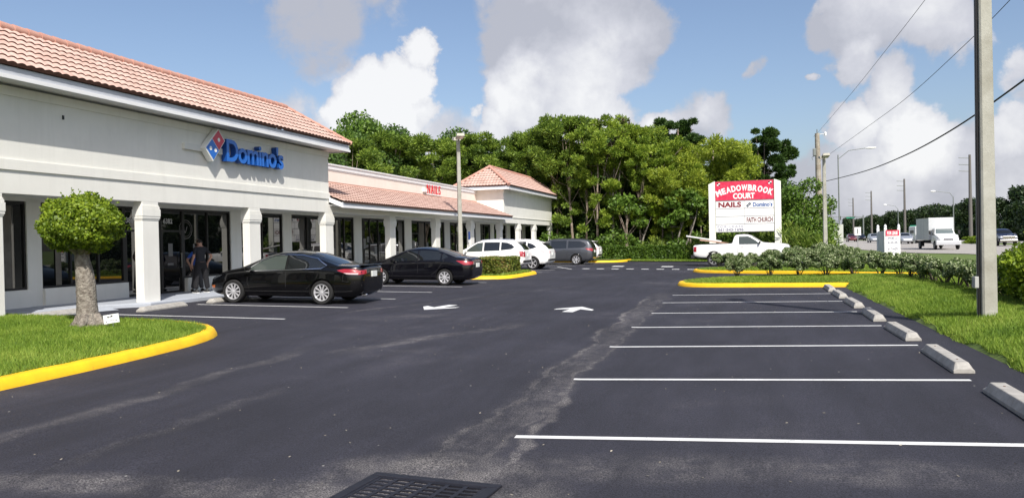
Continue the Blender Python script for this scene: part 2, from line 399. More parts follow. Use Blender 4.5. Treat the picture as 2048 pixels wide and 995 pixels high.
# painted lines
def strip(mb, x0, y0, x1, y1, w, dz=.005):
    d = Vector((x1-x0, y1-y0)); n = Vector((-d.y, d.x)).normalized()*w/2; pts = []
    ks = [0, 1] + ([ (-2-x0)/(x1-x0) ] if (x0+2)*(x1+2) < 0 else [])
    ks.sort()
    for k in ks:
        p = Vector((x0, y0))+d*k
        pts += [(p.x+n.x, p.y+n.y, gz(p.x)+dz), (p.x-n.x, p.y-n.y, gz(p.x)+dz)]
    for i in range(len(ks)-1): mb.add(pts[2*i:2*i+4], [(0,1,3,2)])
right_lines = [(-2.01,6.79,2.5,7.03),(-2.08,9.76,2.52,9.93),(-2.11,12.82,2.57,12.9),(-2.13,15.71,2.5,15.57),(-2.05,18.72,2.46,18.36),(-2.08,21.8,2.5,21.21),(-2.04,24.68,2.5,23.95)]
for a in right_lines:
    mb = MB(); strip(mb, *a, .10); mb.build('stall_line', M_line, kind='structure')
for y in (15.3, 18.25, 21.2, 24.1, 27.05, 29.9, 39.3, 42.2, 45.1, 48.0, 51.0, 54.0):
    mb = MB(); strip(mb, -14.65, y, -9.98, y+.08, .10); mb.build('stall_line', M_line, kind='structure')
mb = MB()
for i in range(8):
    x = -8.85+i*.86; strip(mb, x, 44.5, x+.42, 44.5, .55)
mb.build('crosswalk_marking', M_line, kind='structure')
mb = MB()
for x in (-7.35, -4.3): strip(mb, x-.35, 48.5, x+.35, 48.5, 1.2)
mb.build('arrow_marking', M_line, kind='structure')
mb = MB(); strip(mb, -9.3, 43.6, -10.9, 46.9, .10); mb.build('stall_line', M_line, kind='structure')
def arrow(cx, cy, ang):
    pts = [(-.17,-.95),(.17,-.95),(.17,.05),(.62,-.30),(.62,.0),(0,.95),(-.62,.0),(-.62,-.30),(-.17,.05)]
    ca, sa = .80*math.cos(ang), .80*math.sin(ang)
    P = [(cx+x*ca-y*sa, cy+x*sa+y*ca) for x, y in pts]
    mb = MB(); mb.add([(x,y,gz(x)+.005) for x,y in P], [(0,1,2,8),(2,3,4,5,6,7,8)]); mb.build('arrow_marking', M_line, kind='structure')
arrow(-7.65, 19.0, math.pi-.15); arrow(-4.05, 19.3, -.05)

# kerbs
def kerb(name, path, inner, mt=None, h=.135, label=None):
    """path of the outer foot; inner=+1: the island lies to the left of the path"""
    pr = [(-.0,-.05),(.0,.015),(.045,h-.035),(.075,h-.005),(.10,h),(.23,h+.003),(.25,-.02)]
    pts = [Vector(p) for p in path]; mb = MB(); n = len(pr); v = []
    for i, p in enumerate(pts):
        t = (pts[min(i+1,len(pts)-1)]-pts[max(i-1,0)]).normalized(); nn = Vector((-t.y, t.x))*inner
        for (o, z) in pr:
            q = p+nn*o; v.append((q.x, q.y, gz(p.x)+z+.004*math.sin(i*2.3+p.y*3)))
    f = [(i*n+k, i*n+k+1, (i+1)*n+k+1, (i+1)*n+k) for i in range(len(pts)-1) for k in range(n-1)]
    mb.add(v, f+[tuple(range(n)), tuple((len(pts)-1)*n+k for k in range(n))])
    return mb.build(name, mt or M_yel, kind='structure', smooth=True, angle=35)
def dense(path, step=.35):
    out = []
    for a, b in zip(path, path[1:]):
        a = Vector(a); b = Vector(b); k = max(1, int((b-a).length/step))
        out += [tuple(a+(b-a)*i/k) for i in range(k)]
    out.append(tuple(path[-1]))
    P = np.array(out)
    for _ in range(3): P[1:-1] = .25*P[:-2]+.5*P[1:-1]+.25*P[2:]
    return [tuple(p) for p in P]
kL = dense([(-8.2,-2),(-8.45,3),(-8.66,7.2),(-8.76,8.9),(-8.88,10),(-9.05,11.2),(-9.3,12.1),(-9.75,12.85),(-10.5,13.35),(-11.5,13.62),(-14.3,13.75),(-15.4,13.7)])
kerb('yellow_kerb', kL, 1)
def inset(path, inner, d):
    pts = [Vector(p) for p in path]; out = []
    for i, p in enumerate(pts):
        t = (pts[min(i+1,len(pts)-1)]-pts[max(i-1,0)]).normalized(); out.append(tuple(p+Vector((-t.y, t.x))*inner*d))
    return out
islL = inset(kL, 1, .22)+[(-15.9,13.4),(-16.85,13.4),(-16.85,-2)]
sheet('grass_island', islL, .125, M_lawn2)
kA = dense([(3.3,26.65),(1.2,27.4),(-.6,28.05),(-1.7,28.5),(-2.25,29.3),(-2.35,30.4),(-2.1,31.4),(-1.5,32.2),(-.4,32.9),(1.0,33.3)])
kerb('yellow_kerb', kA, -1)
islA = inset(kA, -1, .22)+[(7.2,31.2),(7.2,27),(4.2,26.0)]
def hA(x, y): return max(gz(x)+.125, lz(x, y)+.01)
sheet('grass_island', islA, .0, M_lawn2, hf=hA, cuts=(0,2,3.3,4.2,5.6))
kB = dense([(6.9,32.7),(6.24,33.0),(4.32,34.1),(2.54,35.95),(.46,37.78),(-1.2,39.4),(-2.2,40.6),(-2.55,41.8),(-2.2,43.0),(-1.2,43.8),(1,44.2),(4.8,44.3)], .5)
kerb('yellow_kerb', kB, -1)
islB = inset(kB, -1, .22)+[(7.6,44.3),(7.6,32.6)]
sheet('grass_island', islB, .125, M_lawn2)
kC = dense([(-9.9,38.2),(-9.75,37.4),(-9.85,33.2),(-10.15,32.5),(-10.9,32.2),(-14.6,32.2)],.3)
kC2 = dense([(-14.6,38.6),(-10.8,38.75),(-10.1,38.5),(-9.8,37.8),(-9.75,36),(-9.8,33.4),(-10.1,32.6),(-10.9,32.2),(-14.6,32.2)], .35)
kerb('yellow_kerb', kC2, -1)
sheet('grass_island', inset(kC2, -1, .22), .125, M_lawn2)
kD = dense([(-15,55.4),(-10,55.4),(-8.9,55.8),(-8.2,57),(-8.0,60)], .4)
kerb('yellow_kerb', kD, 1)
sheet('grass_island', inset(kD, 1, .22)+[(-15,60)], .125, M_lawn2)
sheet('back_verge', [(-8.1,58.3),(4.6,57.7),(4.6,64),(-8.1,64)], .06, M_lawn2)

# storm drain grate
def drain():
    cx, cy = -2.27, 4.88; z = gz(cx)+.012
    t = thing('storm_drain', 'square black cast iron storm drain grate set in the asphalt at the front', 'drain', (cx, cy, z-.01), R(-5))
    Mi = mat('cast_iron', (.035,.035,.045), .55, .6, noise=(20,.3))
    fr = MB()
    for a, b in (((-.56,-.56),(.56,-.47)),((-.56,.47),(.56,.56)),((-.56,-.47),(-.47,.47)),((.47,-.47),(.56,.47))):
        fr.box((a[0],a[1],-.02),(b[0],b[1],.018))
    fr.build('frame', Mi, t, bevel=.006)
    g = MB()
    nx, ny = 6, 12
    for i in range(nx+1):
        x = -.46+.92*i/nx; g.box((x-.018,-.46,-.01),(x+.018,.46,.012))
    for j in range(ny+1):
        y = -.46+.92*j/ny; g.box((-.46,y-.014,-.012),(.46,y+.014,.0105))
    g.build('grate', Mi, t)
    t.scale = (.95,.95,1)
    MB().add([(-.47,-.47,-.004),(.47,-.47,-.004),(.47,.47,-.004),(-.47,.47,-.004)], [(0,1,2,3)]).build('pit', mat('pit_dark',(.004,.004,.004),1), t)
drain()

# wheel stops
def stop_proto():
    t = thing('wheel_stop', '', 'wheel stop', (0,0,0), 0)
    w, h, L_ = .12, .125, .92
    mb = MB(); sec = [(-w,0),(-w,.04),(-.07,h),(.07,h),(w,.04),(w,0)]
    v = []
    for y, k in ((-L_,0),(-L_+.10,1),(L_-.10,1),(L_,0)):
        for (x, z) in sec: v.append((x*(1 if k else .97), y, z if k or z < .05 else .06))
    n = 6; f = [(i*n+k, i*n+(k+1)%n, (i+1)*n+(k+1)%n, (i+1)*n+k) for i in range(3) for k in range(n)]
    mb.add(v, f+[tuple(range(n)), tuple(3*n+k for k in range(n))])
    mb.build('block', M_conc, t, bevel=.008)
    for y in (-.6, .6): MB().lathe([(0,h+.004),(.012,h+.004),(.016,h-.01)], 8, Matrix.Translation((0,y,0))).build('anchor_bolt', mat('rust', (.12,.06,.03), .8), t)
    return t
sp = stop_proto()
ws = [('nearest of the row along the right lawn', 2.56, 8.3), ('second nearest along the right lawn',2.58,11.3),
      ('third from the front along the right lawn',2.6,14.3),('fourth from the front along the right lawn',2.6,17.2),
      ('fifth from the front, beside the lamp head shadow',2.62,20.1),('sixth from the front along the right lawn',2.64,23.0),('farthest of the right row, against the end of the yellow kerb',2.66,25.6)]
first = True
def place_stop(label, x, y, group, rz=0.0):
    global first
    if first: o = sp; first = False
    else: o = dup(sp)
    o.location = (x, y, gz(x)); o.rotation_euler = (0, math.atan(.022) if x < -2 else -math.atan(.022), rz); o['label'] = label; o['group'] = group
for i, (l, x, y) in enumerate(ws): place_stop('grey concrete wheel stop '+l, x, y, 'wheel stops along the right lawn', random.uniform(-.02,.02))
place_stop('pale concrete wheel stop at the foot of the first full shop column', -14.6, 16.85, 'wheel stops in front of the shops', .10)
place_stop('pale concrete wheel stop under the front bumper of the large black sedan', -14.6, 19.6, 'wheel stops in front of the shops', .03)
place_stop('pale wheel stop at the sidewalk ramp behind the round clipped tree', -15.85, 14.6, 'wheel stops in front of the shops', .02)
place_stop('pale wheel stop ahead of the small black sedan near the third column', -14.7, 28.9, 'wheel stops in front of the shops', 0)
# ------------------------------------------------------------------ the row of shops
def stucco(name, c1, c2):
    m = mat(name, c1, .88, noise=(1.3, .06, tuple(a*.94 for a in c1)), bump=(80, .45, .006)); nt = m.node_tree; N = nt.nodes; L = nt.links
    b = N['Principled BSDF']; src = b.inputs['Base Color'].links[0].from_socket
    tc = N.new('ShaderNodeTexCoord'); mp = N.new('ShaderNodeMapping'); mp.inputs['Scale'].default_value = (2.2, 2.2, .16); L.new(tc.outputs['Object'], mp.inputs['Vector'])
    n = N.new('ShaderNodeTexNoise'); n.inputs['Scale'].default_value = 1.6; n.inputs['Detail'].default_value = 8; n.inputs['Roughness'].default_value = .65; L.new(mp.outputs[0], n.inputs['Vector'])
    r = N.new('ShaderNodeMapRange'); L.new(n.outputs['Fac'], r.inputs['Value']); r.inputs['From Min'].default_value = .5; r.inputs['From Max'].default_value = .78
    mx = N.new('ShaderNodeMix'); mx.data_type = 'RGBA'; L.new(r.outputs[0], mx.inputs['Factor']); L.new(src, mx.inputs['A']); mx.inputs['B'].default_value = (*c2, 1)
    L.new(mx.outputs['Result'], b.inputs['Base Color']); return m
M_wall = stucco('stucco_white', (.76, .75, .69), (.68,.67,.61))
M_cream = stucco('stucco_cream', (.82, .73, .65), (.75,.66,.58))
M_trim = mat('trim_white', (.78, .78, .78), .6, noise=(2, .06))
M_fascia = mat('fascia_grey', (.50, .52, .56), .6, noise=(3, .08))
M_tileA = mat('roof_tile', (.57, .40, .335), .85, noise=(1.7, .3, (.45, .29, .235)), bump=(60,.25,.006))
M_tileD = mat('tile_mortar', (.14, .065, .045), .95)
M_ridge = mat('ridge_tile', (.50, .28, .215), .85, noise=(4, .25, (.46,.235,.18)))
M_frame = mat('window_frame', (.012,.011,.011), .4)
def glassmat():
    m = bpy.data.materials.new('tinted_glass'); m.use_nodes = True; b = m.node_tree.nodes['Principled BSDF']
    b.inputs['Base Color'].default_value = (.006,.007,.007,1); b.inputs['Roughness'].default_value = .015; b.inputs['IOR'].default_value = 1.62
    b.inputs['Specular IOR Level'].default_value = .8
    return m
M_glass = glassmat()
XF = -15.65; XG = -18.0
mall = thing('shop_row', 'long white stucco shop row with a columned arcade and pink tiled roofs', 'building', (XF, 27.4, .24))
def wall_box(name, a, b, m=M_wall, parent=None, bevel=0):
    return MB().box(a, b).build(name, m, parent or mall, world=(parent is None or parent is mall), bevel=bevel)
def grp(name, boxes, m=M_wall, bevel=0):
    mb = MB()
    for a, b in boxes: mb.box(a, b)
    return mb.build(name, m, mall, world=True, bevel=bevel)
Y0, Y1, Y2, Y3 = 2.0, 27.4, 51.18, 65.5
# upper walls, with the raised string course and the top band
wb = MB()
wb.box((XF-.45, Y0, 3.11), (XF, Y1, 5.52)); wb.box((XF, Y0, 3.64), (XF+.04, Y1+.035, 3.87)); wb.box((XF, Y0, 5.30), (XF+.03, Y1+.03, 5.5))
wb.box((-22, Y1-.4, 3.31), (XF-.452, Y1-.003, 5.5)); wb.box((-22, Y1-.4, .3), (XG-.31, Y1-.003, 3.30))
wb.box((-22.2, Y1-.002, .3), (XG-.302, Y1+.2, 4.3))
wb.build('wall', M_wall, mall, world=True)
wb = MB()
wb.box((XF-.45, Y2, 3.11), (XF, Y3, 5.45)); wb.box((XF, Y2-.035, 3.50), (XF+.04, Y3+.035, 3.54)); wb.box((XF, Y2-.03, 5.22), (XF+.03, Y3+.03, 5.45))
wb.box((-20.0, Y2+.004, 3.4), (XF-.452, Y2+.35, 5.45)); wb.box((-22, Y3-.35, .3), (XF-.452-2, Y3-.003, 5.45))
wb.box((-20.0, Y2-.032, 5.22), (XF-.452, Y2+.002, 5.45)); wb.box((XF-2.45, Y3-.35, 3.11), (XF-.452, Y3-.003, 5.45))
wb.build('wall', M_wall, mall, world=True)
grp('beam', [((XF-.45, Y1+.004, 3.11), (XF-.002, Y2-.004, 3.42))])
grp('parapet_wall', [((-17.95, Y1+.004, 3.6), (-17.65, Y2-.004, 5.22))], M_cream)
cb = MB(); cb.box((-18.0, Y1+.006, 5.222), (-17.60, Y2-.006, 5.40)); cb.box((-18.03, Y1+.006, 5.402), (-17.56, Y2-.006, 5.47)); cb.box((-17.98, Y1+.008, 5.16),(-17.63,Y2-.008,5.2215))
cb.build('parapet_cap', M_trim, mall, world=True)
grp('arcade_ceiling', [((XG, Y0, 3.24), (XF-.452, Y3-.36, 3.30))], mat('ceiling_paint', (.62,.62,.58), .8))
grp('flat_roof', [((-30, Y0, 4.2), (XG-.3, Y3-.4, 4.3))], mat('roof_membrane', (.35,.34,.33), .9))
grp('back_wall', [((-30.2, Y0, 0), (-30, Y3, 4.6)), ((-30, Y3-.34, 0), (XG-.31, Y3-.004, 4.6)), ((-30,Y0,0),(-16.1,Y0+.3,5.5))])

# columns
def column(y0, w=.62, tall=3.11):
    zb = .20; d = .27
    c = MB(); c.box((XF-d, y0, zb), (XF-.001, y0+w, tall)); o = c.build('column', M_wall, mall, world=True, bevel=.012)
    k = MB()
    for e, a, b in ((.015, 2.60, 2.64), (.03, 2.64, 2.70), (.04, 2.702, 2.90), (.025, 2.902, 2.97), (.012, 2.972, 3.01)):
        k.box((XF-d-e, y0-e, a), (XF+e, y0+w+e, b))
    q = k.build('capital', M_wall, None, bevel=.006); q.location = (0,0,0)
    q.parent = o
    q.location = Vector((0,0,0))-Vector(mall.location)
    return o
for y in (3.7, 8.25, 12.58, 17.36, 22.16, 27.09, 32.95, 38.62, 44.28, 50.22, 54.87, 59.45, 64.9): column(y, .62 if y < 64 else .6)

# storefront: piers, knee walls, windows, doors
piers = [(2.0,2.6),(6.6,7.1),(11.2,11.7),(15.83,16.27),(20.40,20.72),(24.32,24.95),(27.72,28.35),(33.82,34.6),(39.75,40.67),(45.85,46.77),(51.9,52.88),(55.3,56.15),(59.6,60.5),(64.2,65.15)]
for a, b in piers:
    if a < 20 or a > 21: MB().box((XG-.3, a, .3), (XG+.03, b, 3.118)).build('storefront_pier', M_wall, mall, world=True)
pm = MB(); pm.box((XG-.3, 2, 3.12), (XG+.001, 65.15, 3.24)); pm.build('storefront_header', M_wall, mall, world=True)
doors = {4: (0.02, 1.1), 3: (2.95, 4.12), 6: (2.6, 3.7), 7: (2.9, 3.9), 8: (.1, 1.15), 9: (.2, 1.3), 10: (.1,1.1), 11:(2.2,3.2), 0:(2.,3.), 1:(2.,3.)}
kn = MB(); curtains = MB(); papers = MB()
M_curt = mat('curtain', (.16,.145,.12), .9, noise=(3,.3))
M_paper = mat('window_notice', (.62,.62,.60), .7)
for i in range(len(piers)-1):
    a = piers[i][1]; b = piers[i+1][0]
    if i+1 == 4: b = 20.40
    if i == 4: a = 20.74
    dr = doors.get(i)
    segs = [(a, b, True)]
    if dr:
        d0, d1 = a+dr[0], min(a+dr[1], b-.01); segs = []
        if d0-a > .3: segs.append((a, d0, True))
        segs.append((d0, d1, False))
        if b-d1 > .3: segs.append((d1, b, True))
    for (s0, s1, win) in segs:
        if s1-s0 < .2: continue
        z0 = .80 if win else .345
        if win: MB().box((XG-.3, s0+.001, .3), (XG+.12, s1-.001, .80)).build('knee_wall', M_wall, mall, world=True, bevel=.006)
        fr = MB(); e = .055; X0, X1 = XG-.10, XG-.015
        fr.box((X0, s0, z0), (X1, s0+e, 3.12)); fr.box((X0, s1-e, z0), (X1, s1, 3.12))
        fr.box((X0, s0+e, z0), (X1, s1-e, z0+e)); fr.box((X0, s0+e, 3.12-e*1.3), (X1, s1-e, 3.12))
        n = max(1, round((s1-s0)/1.15)) if win else 1
        for k in range(1, n):
            y = s0+(s1-s0)*k/n; fr.box((X0, y-e/2, z0+e), (X1, y+e/2, 3.12-e*1.3))
        if not win:
            fr.box((X0, s0+e, 2.35), (X1, s1-e, 2.41)); fr.box((X0, s0+e, z0+e), (X1, s0+e+.05, 2.35)); fr.box((X0, s1-e-.05, z0+e), (X1, s1-e, 2.35))
        name = 'window' if win else 'door'
        fo = fr.build(name, M_frame, mall, world=True)
        g = MB(); g.add([(XG-.06, s0+e*.5, z0+.02), (XG-.06, s1-e*.5, z0+.02), (XG-.06, s1-e*.5, 3.1), (XG-.06, s0+e*.5, 3.1)], [(0,1,2,3)])
        go = g.build('pane', M_glass, fo); go.location = -Vector(mall.location)
        if not win:
            h = MB(); h.tube([(XG+.03, s1-.16, 1.15), (XG+.03, s1-.16, 1.65)], .014, 8); h.box((XG-.02, s1-.17, 1.16), (XG+.03, s1-.15, 1.18)); h.box((XG-.02, s1-.17, 1.62), (XG+.03, s1-.15, 1.64))
            ho = h.build('handle', mat('steel', (.5,.5,.5), .3, 1), fo); ho.location = -Vector(mall.location)
# curtains seen behind the glass read as pale folds just inside
def folds(y0, y1, x):
    cur = MB()
    n = int((y1-y0)/.05); v = []
    for i in range(n+1):
        y = y0+(y1-y0)*i/n; xx = x+.018*math.sin(i*1.9)
        v += [(xx, y, .86), (xx, y, 3.0)]
    cur.add(v, [(2*i, 2*i+2, 2*i+3, 2*i+1) for i in range(n)]); cur.build('curtain', M_curt, mall, world=True, smooth=True)
folds(11.8, 15.45, XG-.035); folds(16.75, 16.95, XG-.035); folds(41.9,42.6,XG-.035)

# notices, house numbers and round emblem on the glass
FM = lambda y, z, x=XG-.052: face_matrix((x, y, z), (0,1,0), (0,0,1))   # origin on the shop front, text running away from the camera
txt = MB()
def fasten(s, y, z, w, h, x=XG+.001-.05, bold=.02, mb=txt): put_text(mb, s, face_matrix((x, y, z), (0,1,0), (0,0,1)), 0, 0, w, h, .003, bold)
fasten('6386', 19.22, 2.62, .42, .17); fasten('6382', 20.94, 2.62, .42, .17)
lbl = txt.build('window_lettering', mat('white_vinyl', (.55,.55,.54), .6), mall, world=True)
em = MB(); cy, cz = 22.0, 2.44
for r0, r1 in ((.30,.325),(.235,.25)):
    n = 40; v = []
    for k in range(n):
        a = 2*math.pi*k/n; v += [(XG-.05, cy+r0*math.cos(a), cz+r0*math.sin(a)), (XG-.05, cy+r1*math.cos(a), cz+r1*math.sin(a))]
    em.add(v, [(2*k, 2*k+1, (2*k+3)%(2*n), (2*k+2)%(2*n)) for k in range(n)])
em.add([(XG-.05,cy-.16,cz+.10),(XG-.05,cy-.10,cz+.10),(XG-.05,cy-.02,cz-.12),(XG-.05,cy-.06,cz-.12)],[(0,1,2,3)]); em.add([(XG-.05,cy+.05,cz+.10),(XG-.05,cy+.09,cz+.10),(XG-.05,cy+.0,cz-.12),(XG-.05,cy-.03,cz-.12)],[(0,1,2,3)])
em.build('round_window_emblem', mat('frosted_vinyl', (.17,.16,.15), .7), mall, world=True)
for y, z, w, h in ((21.15,1.55,.2,.42),(21.1,1.25,.28,.07),(22.35,1.72,.14,.22),(36.1,1.3,.3,.4),(35.3,1.9,.25,.3),(35.0,.9,.5,.12),(40.85,1.55,.42,.42),(41.5,1.62,.62,.24),(43.0,1.5,.3,.35),(42.4,2.3,.18,.2),(34.9,1.6,.3,.5),(33.0,1.6,.25,.3),(29.3,1.4,.3,.24),(41.3,1.25,.5,.3),(42.2,2.2,.2,.3)):
    MB().box((XG-.056, y, z), (XG-.050, y+w, z+h)).build('window_notice', mat('dim_notice', (.17,.17,.165), .7), mall, world=True)

# tiled roofs
def tile_plane(mb, A, B, Ct, Dt, pitch=.23, course=.31, flat=False):
    """A-B eave, Dt-Ct top edge (D above A); barrel tiles running up the slope"""
    A, B, Ct, Dt = map(Vector, (A, B, Ct, Dt))
    u = (B-A).normalized(); nrm = (B-A).cross(Dt-A).normalized()
    if nrm.z < 0: nrm = -nrm
    up = nrm.cross(u); 
    if up.z < 0: up = -up
    S = (Dt-A).dot(up); nr = max(1, round(S/course))
    d0 = (Dt-A).dot(u); c1 = (Ct-A).dot(u); Lb = (B-A).length
    lo = min(0, d0); hi = max(Lb, c1); step = pitch/6; nc = int((hi-lo)/step)+1
    rnd = random.Random(3)
    for r in range(nr):
        va, vb = r/nr, (r+1)/nr; rows = []
        j = rnd.uniform(-.01,.01)
        for (vv, hh) in ((va, .0), (va, .052), (vb+.006, .02)):
            l0, l1 = d0*vv, Lb+(c1-Lb)*vv; row = []
            for c in range(nc+1):
                x = min(max(lo+c*step, l0), l1)
                ph = ((x+j)/pitch) % 1.0
                w = .038*abs(math.sin(math.pi*ph))**.8
                if hh == 0: w = w*0.0-.02
                p = A+u*x+up*(S*vv)+nrm*(hh+w*(1.0 if hh else 1)); row.append(p)
            rows.append(row)
        b = len(mb.v)
        for row in rows: mb.v += [tuple(p) for p in row]
        n = nc+1
        for k in range(2):
            for c in range(nc):
                if (rows[k+1][c]-rows[k+1][c+1]).length < 1e-5: continue
                mb.f.append((b+k*n+c, b+k*n+c+1, b+(k+1)*n+c+1, b+(k+1)*n+c)); mb.m.append(1 if k == 0 else 0)
def ridge_line(mb, P, Q, r=.11, mi=2):
    P, Q = Vector(P), Vector(Q); L_ = (Q-P).length; n = int(L_/.38)+1
    for i in range(n):
        a = P.lerp(Q, i/n); b = P.lerp(Q, min(1, (i+1.12)/n)); mb.tube([a, b], [r*1.08, r*.9], 10, mi)
def hip_roof(y0, y1, zt, xr, zr, e=.62, tile_e=.68, xback=None, y0hip=True, t=None):
    xe = XF+tile_e; xb = xback; t0 = (xe-xr)
    ry0 = (y0-tile_e+t0) if y0hip else y0; ry1 = y1+tile_e-t0
    a0 = y0-tile_e if y0hip else y0; a1 = y1+tile_e
    mb = MB()
    tile_plane(mb, (xe,a0,zt), (xe,a1,zt), (xr,ry1,zr), (xr,ry0,zr))
    tile_plane(mb, (xb,a1,zt), (xb,a0,zt), (xr,ry0,zr), (xr,ry1,zr))
    tile_plane(mb, (xe,a1,zt), (xb,a1,zt), (xr,ry1,zr), (xr,ry1,zr))
    if y0hip:
        tile_plane(mb, (xb,a0,zt), (xe,a0,zt), (xr,ry0,zr), (xr,ry0,zr))
        ridge_line(mb, (xe,a0,zt+.05), (xr,ry0,zr+.05)); ridge_line(mb, (xb,a0,zt+.05), (xr,ry0,zr+.05))
    ridge_line(mb, (xr,ry0,zr+.05), (xr,ry1,zr+.05), .12)
    ridge_line(mb, (xe,a1,zt+.05), (xr,ry1,zr+.05), .09); ridge_line(mb, (xb,a1,zt+.05), (xr,ry1,zr+.05), .09)
    ro = mb.build('roof', [M_tileA, M_tileD, M_ridge], mall, world=True, smooth=True, angle=50)
    return ro
def sub(mb, name, m, parent, bevel=0):
    o = mb.build(name, m, parent, bevel=bevel); o.location = -Vector(mall.location); return o
def eaves(ro, y0, y1, zb, zt, e, xb, y0closed=True):
    f = MB(); xo = XF+e
    def ring(x0, x1, ya, yb, z0, z1, w):                 # picture-frame boards round the eave
        f.box((x1-w, ya, z0), (x1, yb, z1)); f.box((x0, yb-w, z0+.001), (x1-w-.001, yb, z1-.001))
        if y0closed: f.box((x0, ya, z0+.001), (x1-w-.001, ya+w, z1-.001))
    a0 = y0-e if y0closed else y0
    ring(xb, xo, a0, y1+e, zb, zt-.03, .03)
    sub(f, 'fascia', M_fascia, ro)
    g = MB(); f = g
    ring(xb, xo+.035, a0-(.035 if y0closed else 0), y1+e+.035, zb-.02, zb+.07, .034)
    g.box((xb, a0+.04 if y0closed else a0, zb+.02), (xo-.04, y1+e-.04, zb+.05))
    sub(g, 'soffit', M_trim, ro)
r1 = hip_roof(Y0, Y1, 5.83, -16.78, 7.12, .62, .68, -18.6, y0hip=False)
eaves(r1, Y0, Y1, 5.55, 5.83, .62, -18.5, False)
r3 = hip_roof(Y2, Y3, 5.66, -17.08, 7.14, .55, .62, -19.1)
eaves(r3, Y2, Y3, 5.42, 5.66, .55, -19.0)
mb = MB(); xe = XF+.66
tile_plane(mb, (xe, Y1+.02, 3.50), (xe, Y2-.02, 3.50), (-17.648, Y2-.02, 4.56), (-17.648, Y1+.02, 4.56), course=.30)
mb.box((-17.65, Y1+.01, 4.58), (-17.60, Y2-.01, 4.66), 2)
r2 = mb.build('roof', [M_tileA, M_tileD, M_ridge], mall, world=True, smooth=True, angle=50)
f = MB(); f.box((XF+.57, Y1+.02, 3.30), (XF+.60, Y2+.02, 3.50)); sub(f, 'fascia', M_fascia, r2)
g = MB(); g.box((XF+.601, Y1-.02, 3.28), (XF+.635, Y2+.05, 3.36)); g.box((XF+.001, Y1+.03, 3.38), (XF+.568, Y2-.03, 3.40)); 
sl = (4.56-3.50)/(xe+17.648)
g.add([(XF+.6,Y1-.035,3.29),(XF+.02,Y1-.035,3.29+.58*sl),(XF+.02,Y1-.035,3.47+.58*sl),(XF+.6,Y1-.035,3.47),(XF+.6,Y1+.02,3.29),(XF+.02,Y1+.02,3.29+.58*sl),(XF+.02,Y1+.02,3.47+.58*sl),(XF+.6,Y1+.02,3.47)], [(0,1,2,3),(4,5,6,7),(0,1,5,4),(1,2,6,5),(2,3,7,6),(3,0,4,7)])
g.box((XF+.03,Y2-.03,3.36),(XF+.60,Y2-.012,3.50))
sub(g, 'soffit', M_trim, r2)

# ---- signs on the building
M_blue = mat('sign_blue', (.008,.13,.52), .3, coat=.4)
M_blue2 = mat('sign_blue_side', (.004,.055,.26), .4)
M_red = mat('sign_red', (.55,.03,.06), .35, coat=.3)
M_white = mat('sign_white', (.80,.80,.78), .5)
sg = thing('shop_sign', "blue channel letters reading Domino's with a red and blue tilted tile emblem on the wall", 'sign', (XF, 20.6, 4.6))
rw = MB(); rw.box((XF+.002, 19.0, 4.72), (XF+.10, 20.9, 4.90)); rw.build('raceway', mat('raceway_paint', (.66,.66,.61), .7), sg, world=True)
c = [Vector((0, 20.33, 5.44)), Vector((0, 20.62, 5.12)), Vector((0, 20.07, 4.47)), Vector((0, 19.72, 4.83))]   # top, right, bottom, left
ctr = sum(c, Vector())/4
def quad_prism(mb, q, x0, x1, mi=0):
    mb.add([(x0,p.y,p.z) for p in q]+[(x1,p.y,p.z) for p in q], [(3,2,1,0),(4,5,6,7)]+[(i,(i+1)%4,4+(i+1)%4,4+i) for i in range(4)], mi)
def grow(q, k): m = sum(q, Vector())/4; return [m+(p-m)*k for p in q]
bx = MB(); quad_prism(bx, grow(c, 1.08), XF+.05, XF+.26); bx.build('emblem_box', mat('emblem_white', (.72,.73,.70), .5), sg, world=True, bevel=.01)
mr_, ml_ = (c[1]+c[2])/2, (c[0]+c[3])/2
rd = MB(); quad_prism(rd, grow([c[0], c[1], mr_, ml_], .94), XF+.262, XF+.268); rd.build('emblem_red', M_red, sg, world=True)
bl = MB(); quad_prism(bl, grow([ml_, mr_, c[2], c[3]], .94), XF+.262, XF+.268); bl.build('emblem_blue', M_blue, sg, world=True)
hc = (c[0]+c[1]+mr_+ml_)/4; lc = (ml_+mr_+c[2]+c[3])/4; dv = (c[1]-c[0]).normalized()
for p in (hc, lc+Vector((0,.13,-.02)), lc-Vector((0,.10,-.02))):
    dots = MB(); dots.add([(XF+.275, p.y+.062*math.cos(a), p.z+.062*math.sin(a)) for a in [2*math.pi*k/20 for k in range(20)]], [tuple(range(20))]); dots.build('emblem_dot', M_white, sg, world=True)
lt = MB()
v, fcs = text_mesh("Domino's", 3.15, .74, .20, .022, spacing=.92)
Mx = face_matrix((XF+.06, 20.72, 4.50), (0,1,0), (0,0,1))
lt.add([Mx @ Vector(p) for p in v], fcs)
me_o = lt.build('lettering', [M_blue, M_blue2], sg, world=True)
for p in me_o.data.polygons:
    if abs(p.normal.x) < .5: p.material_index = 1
sg2 = thing('shop_sign', 'red NAILS channel letters on the cream parapet above the lower tiled roof', 'sign', (-17.65, 42.2, 4.75))
rw = MB(); rw.box((-17.648, 41.6, 4.80), (-17.50, 42.0, 5.0)); rw.box((-17.648, 42.0, 4.66), (-17.56, 44.25, 4.72)); rw.build('raceway', M_white, sg2, world=True)
lt = MB(); v, fcs = text_mesh('NAILS', 2.1, .52, .03, .0, spacing=1.25); Mx = face_matrix((-17.58, 42.15, 4.74), (0,1,0), (0,0,1))
lt.add([Mx @ Vector(p) for p in v], fcs); lt.build('lettering', mat('nails_red', (.62,.02,.035), .35), sg2, world=True)
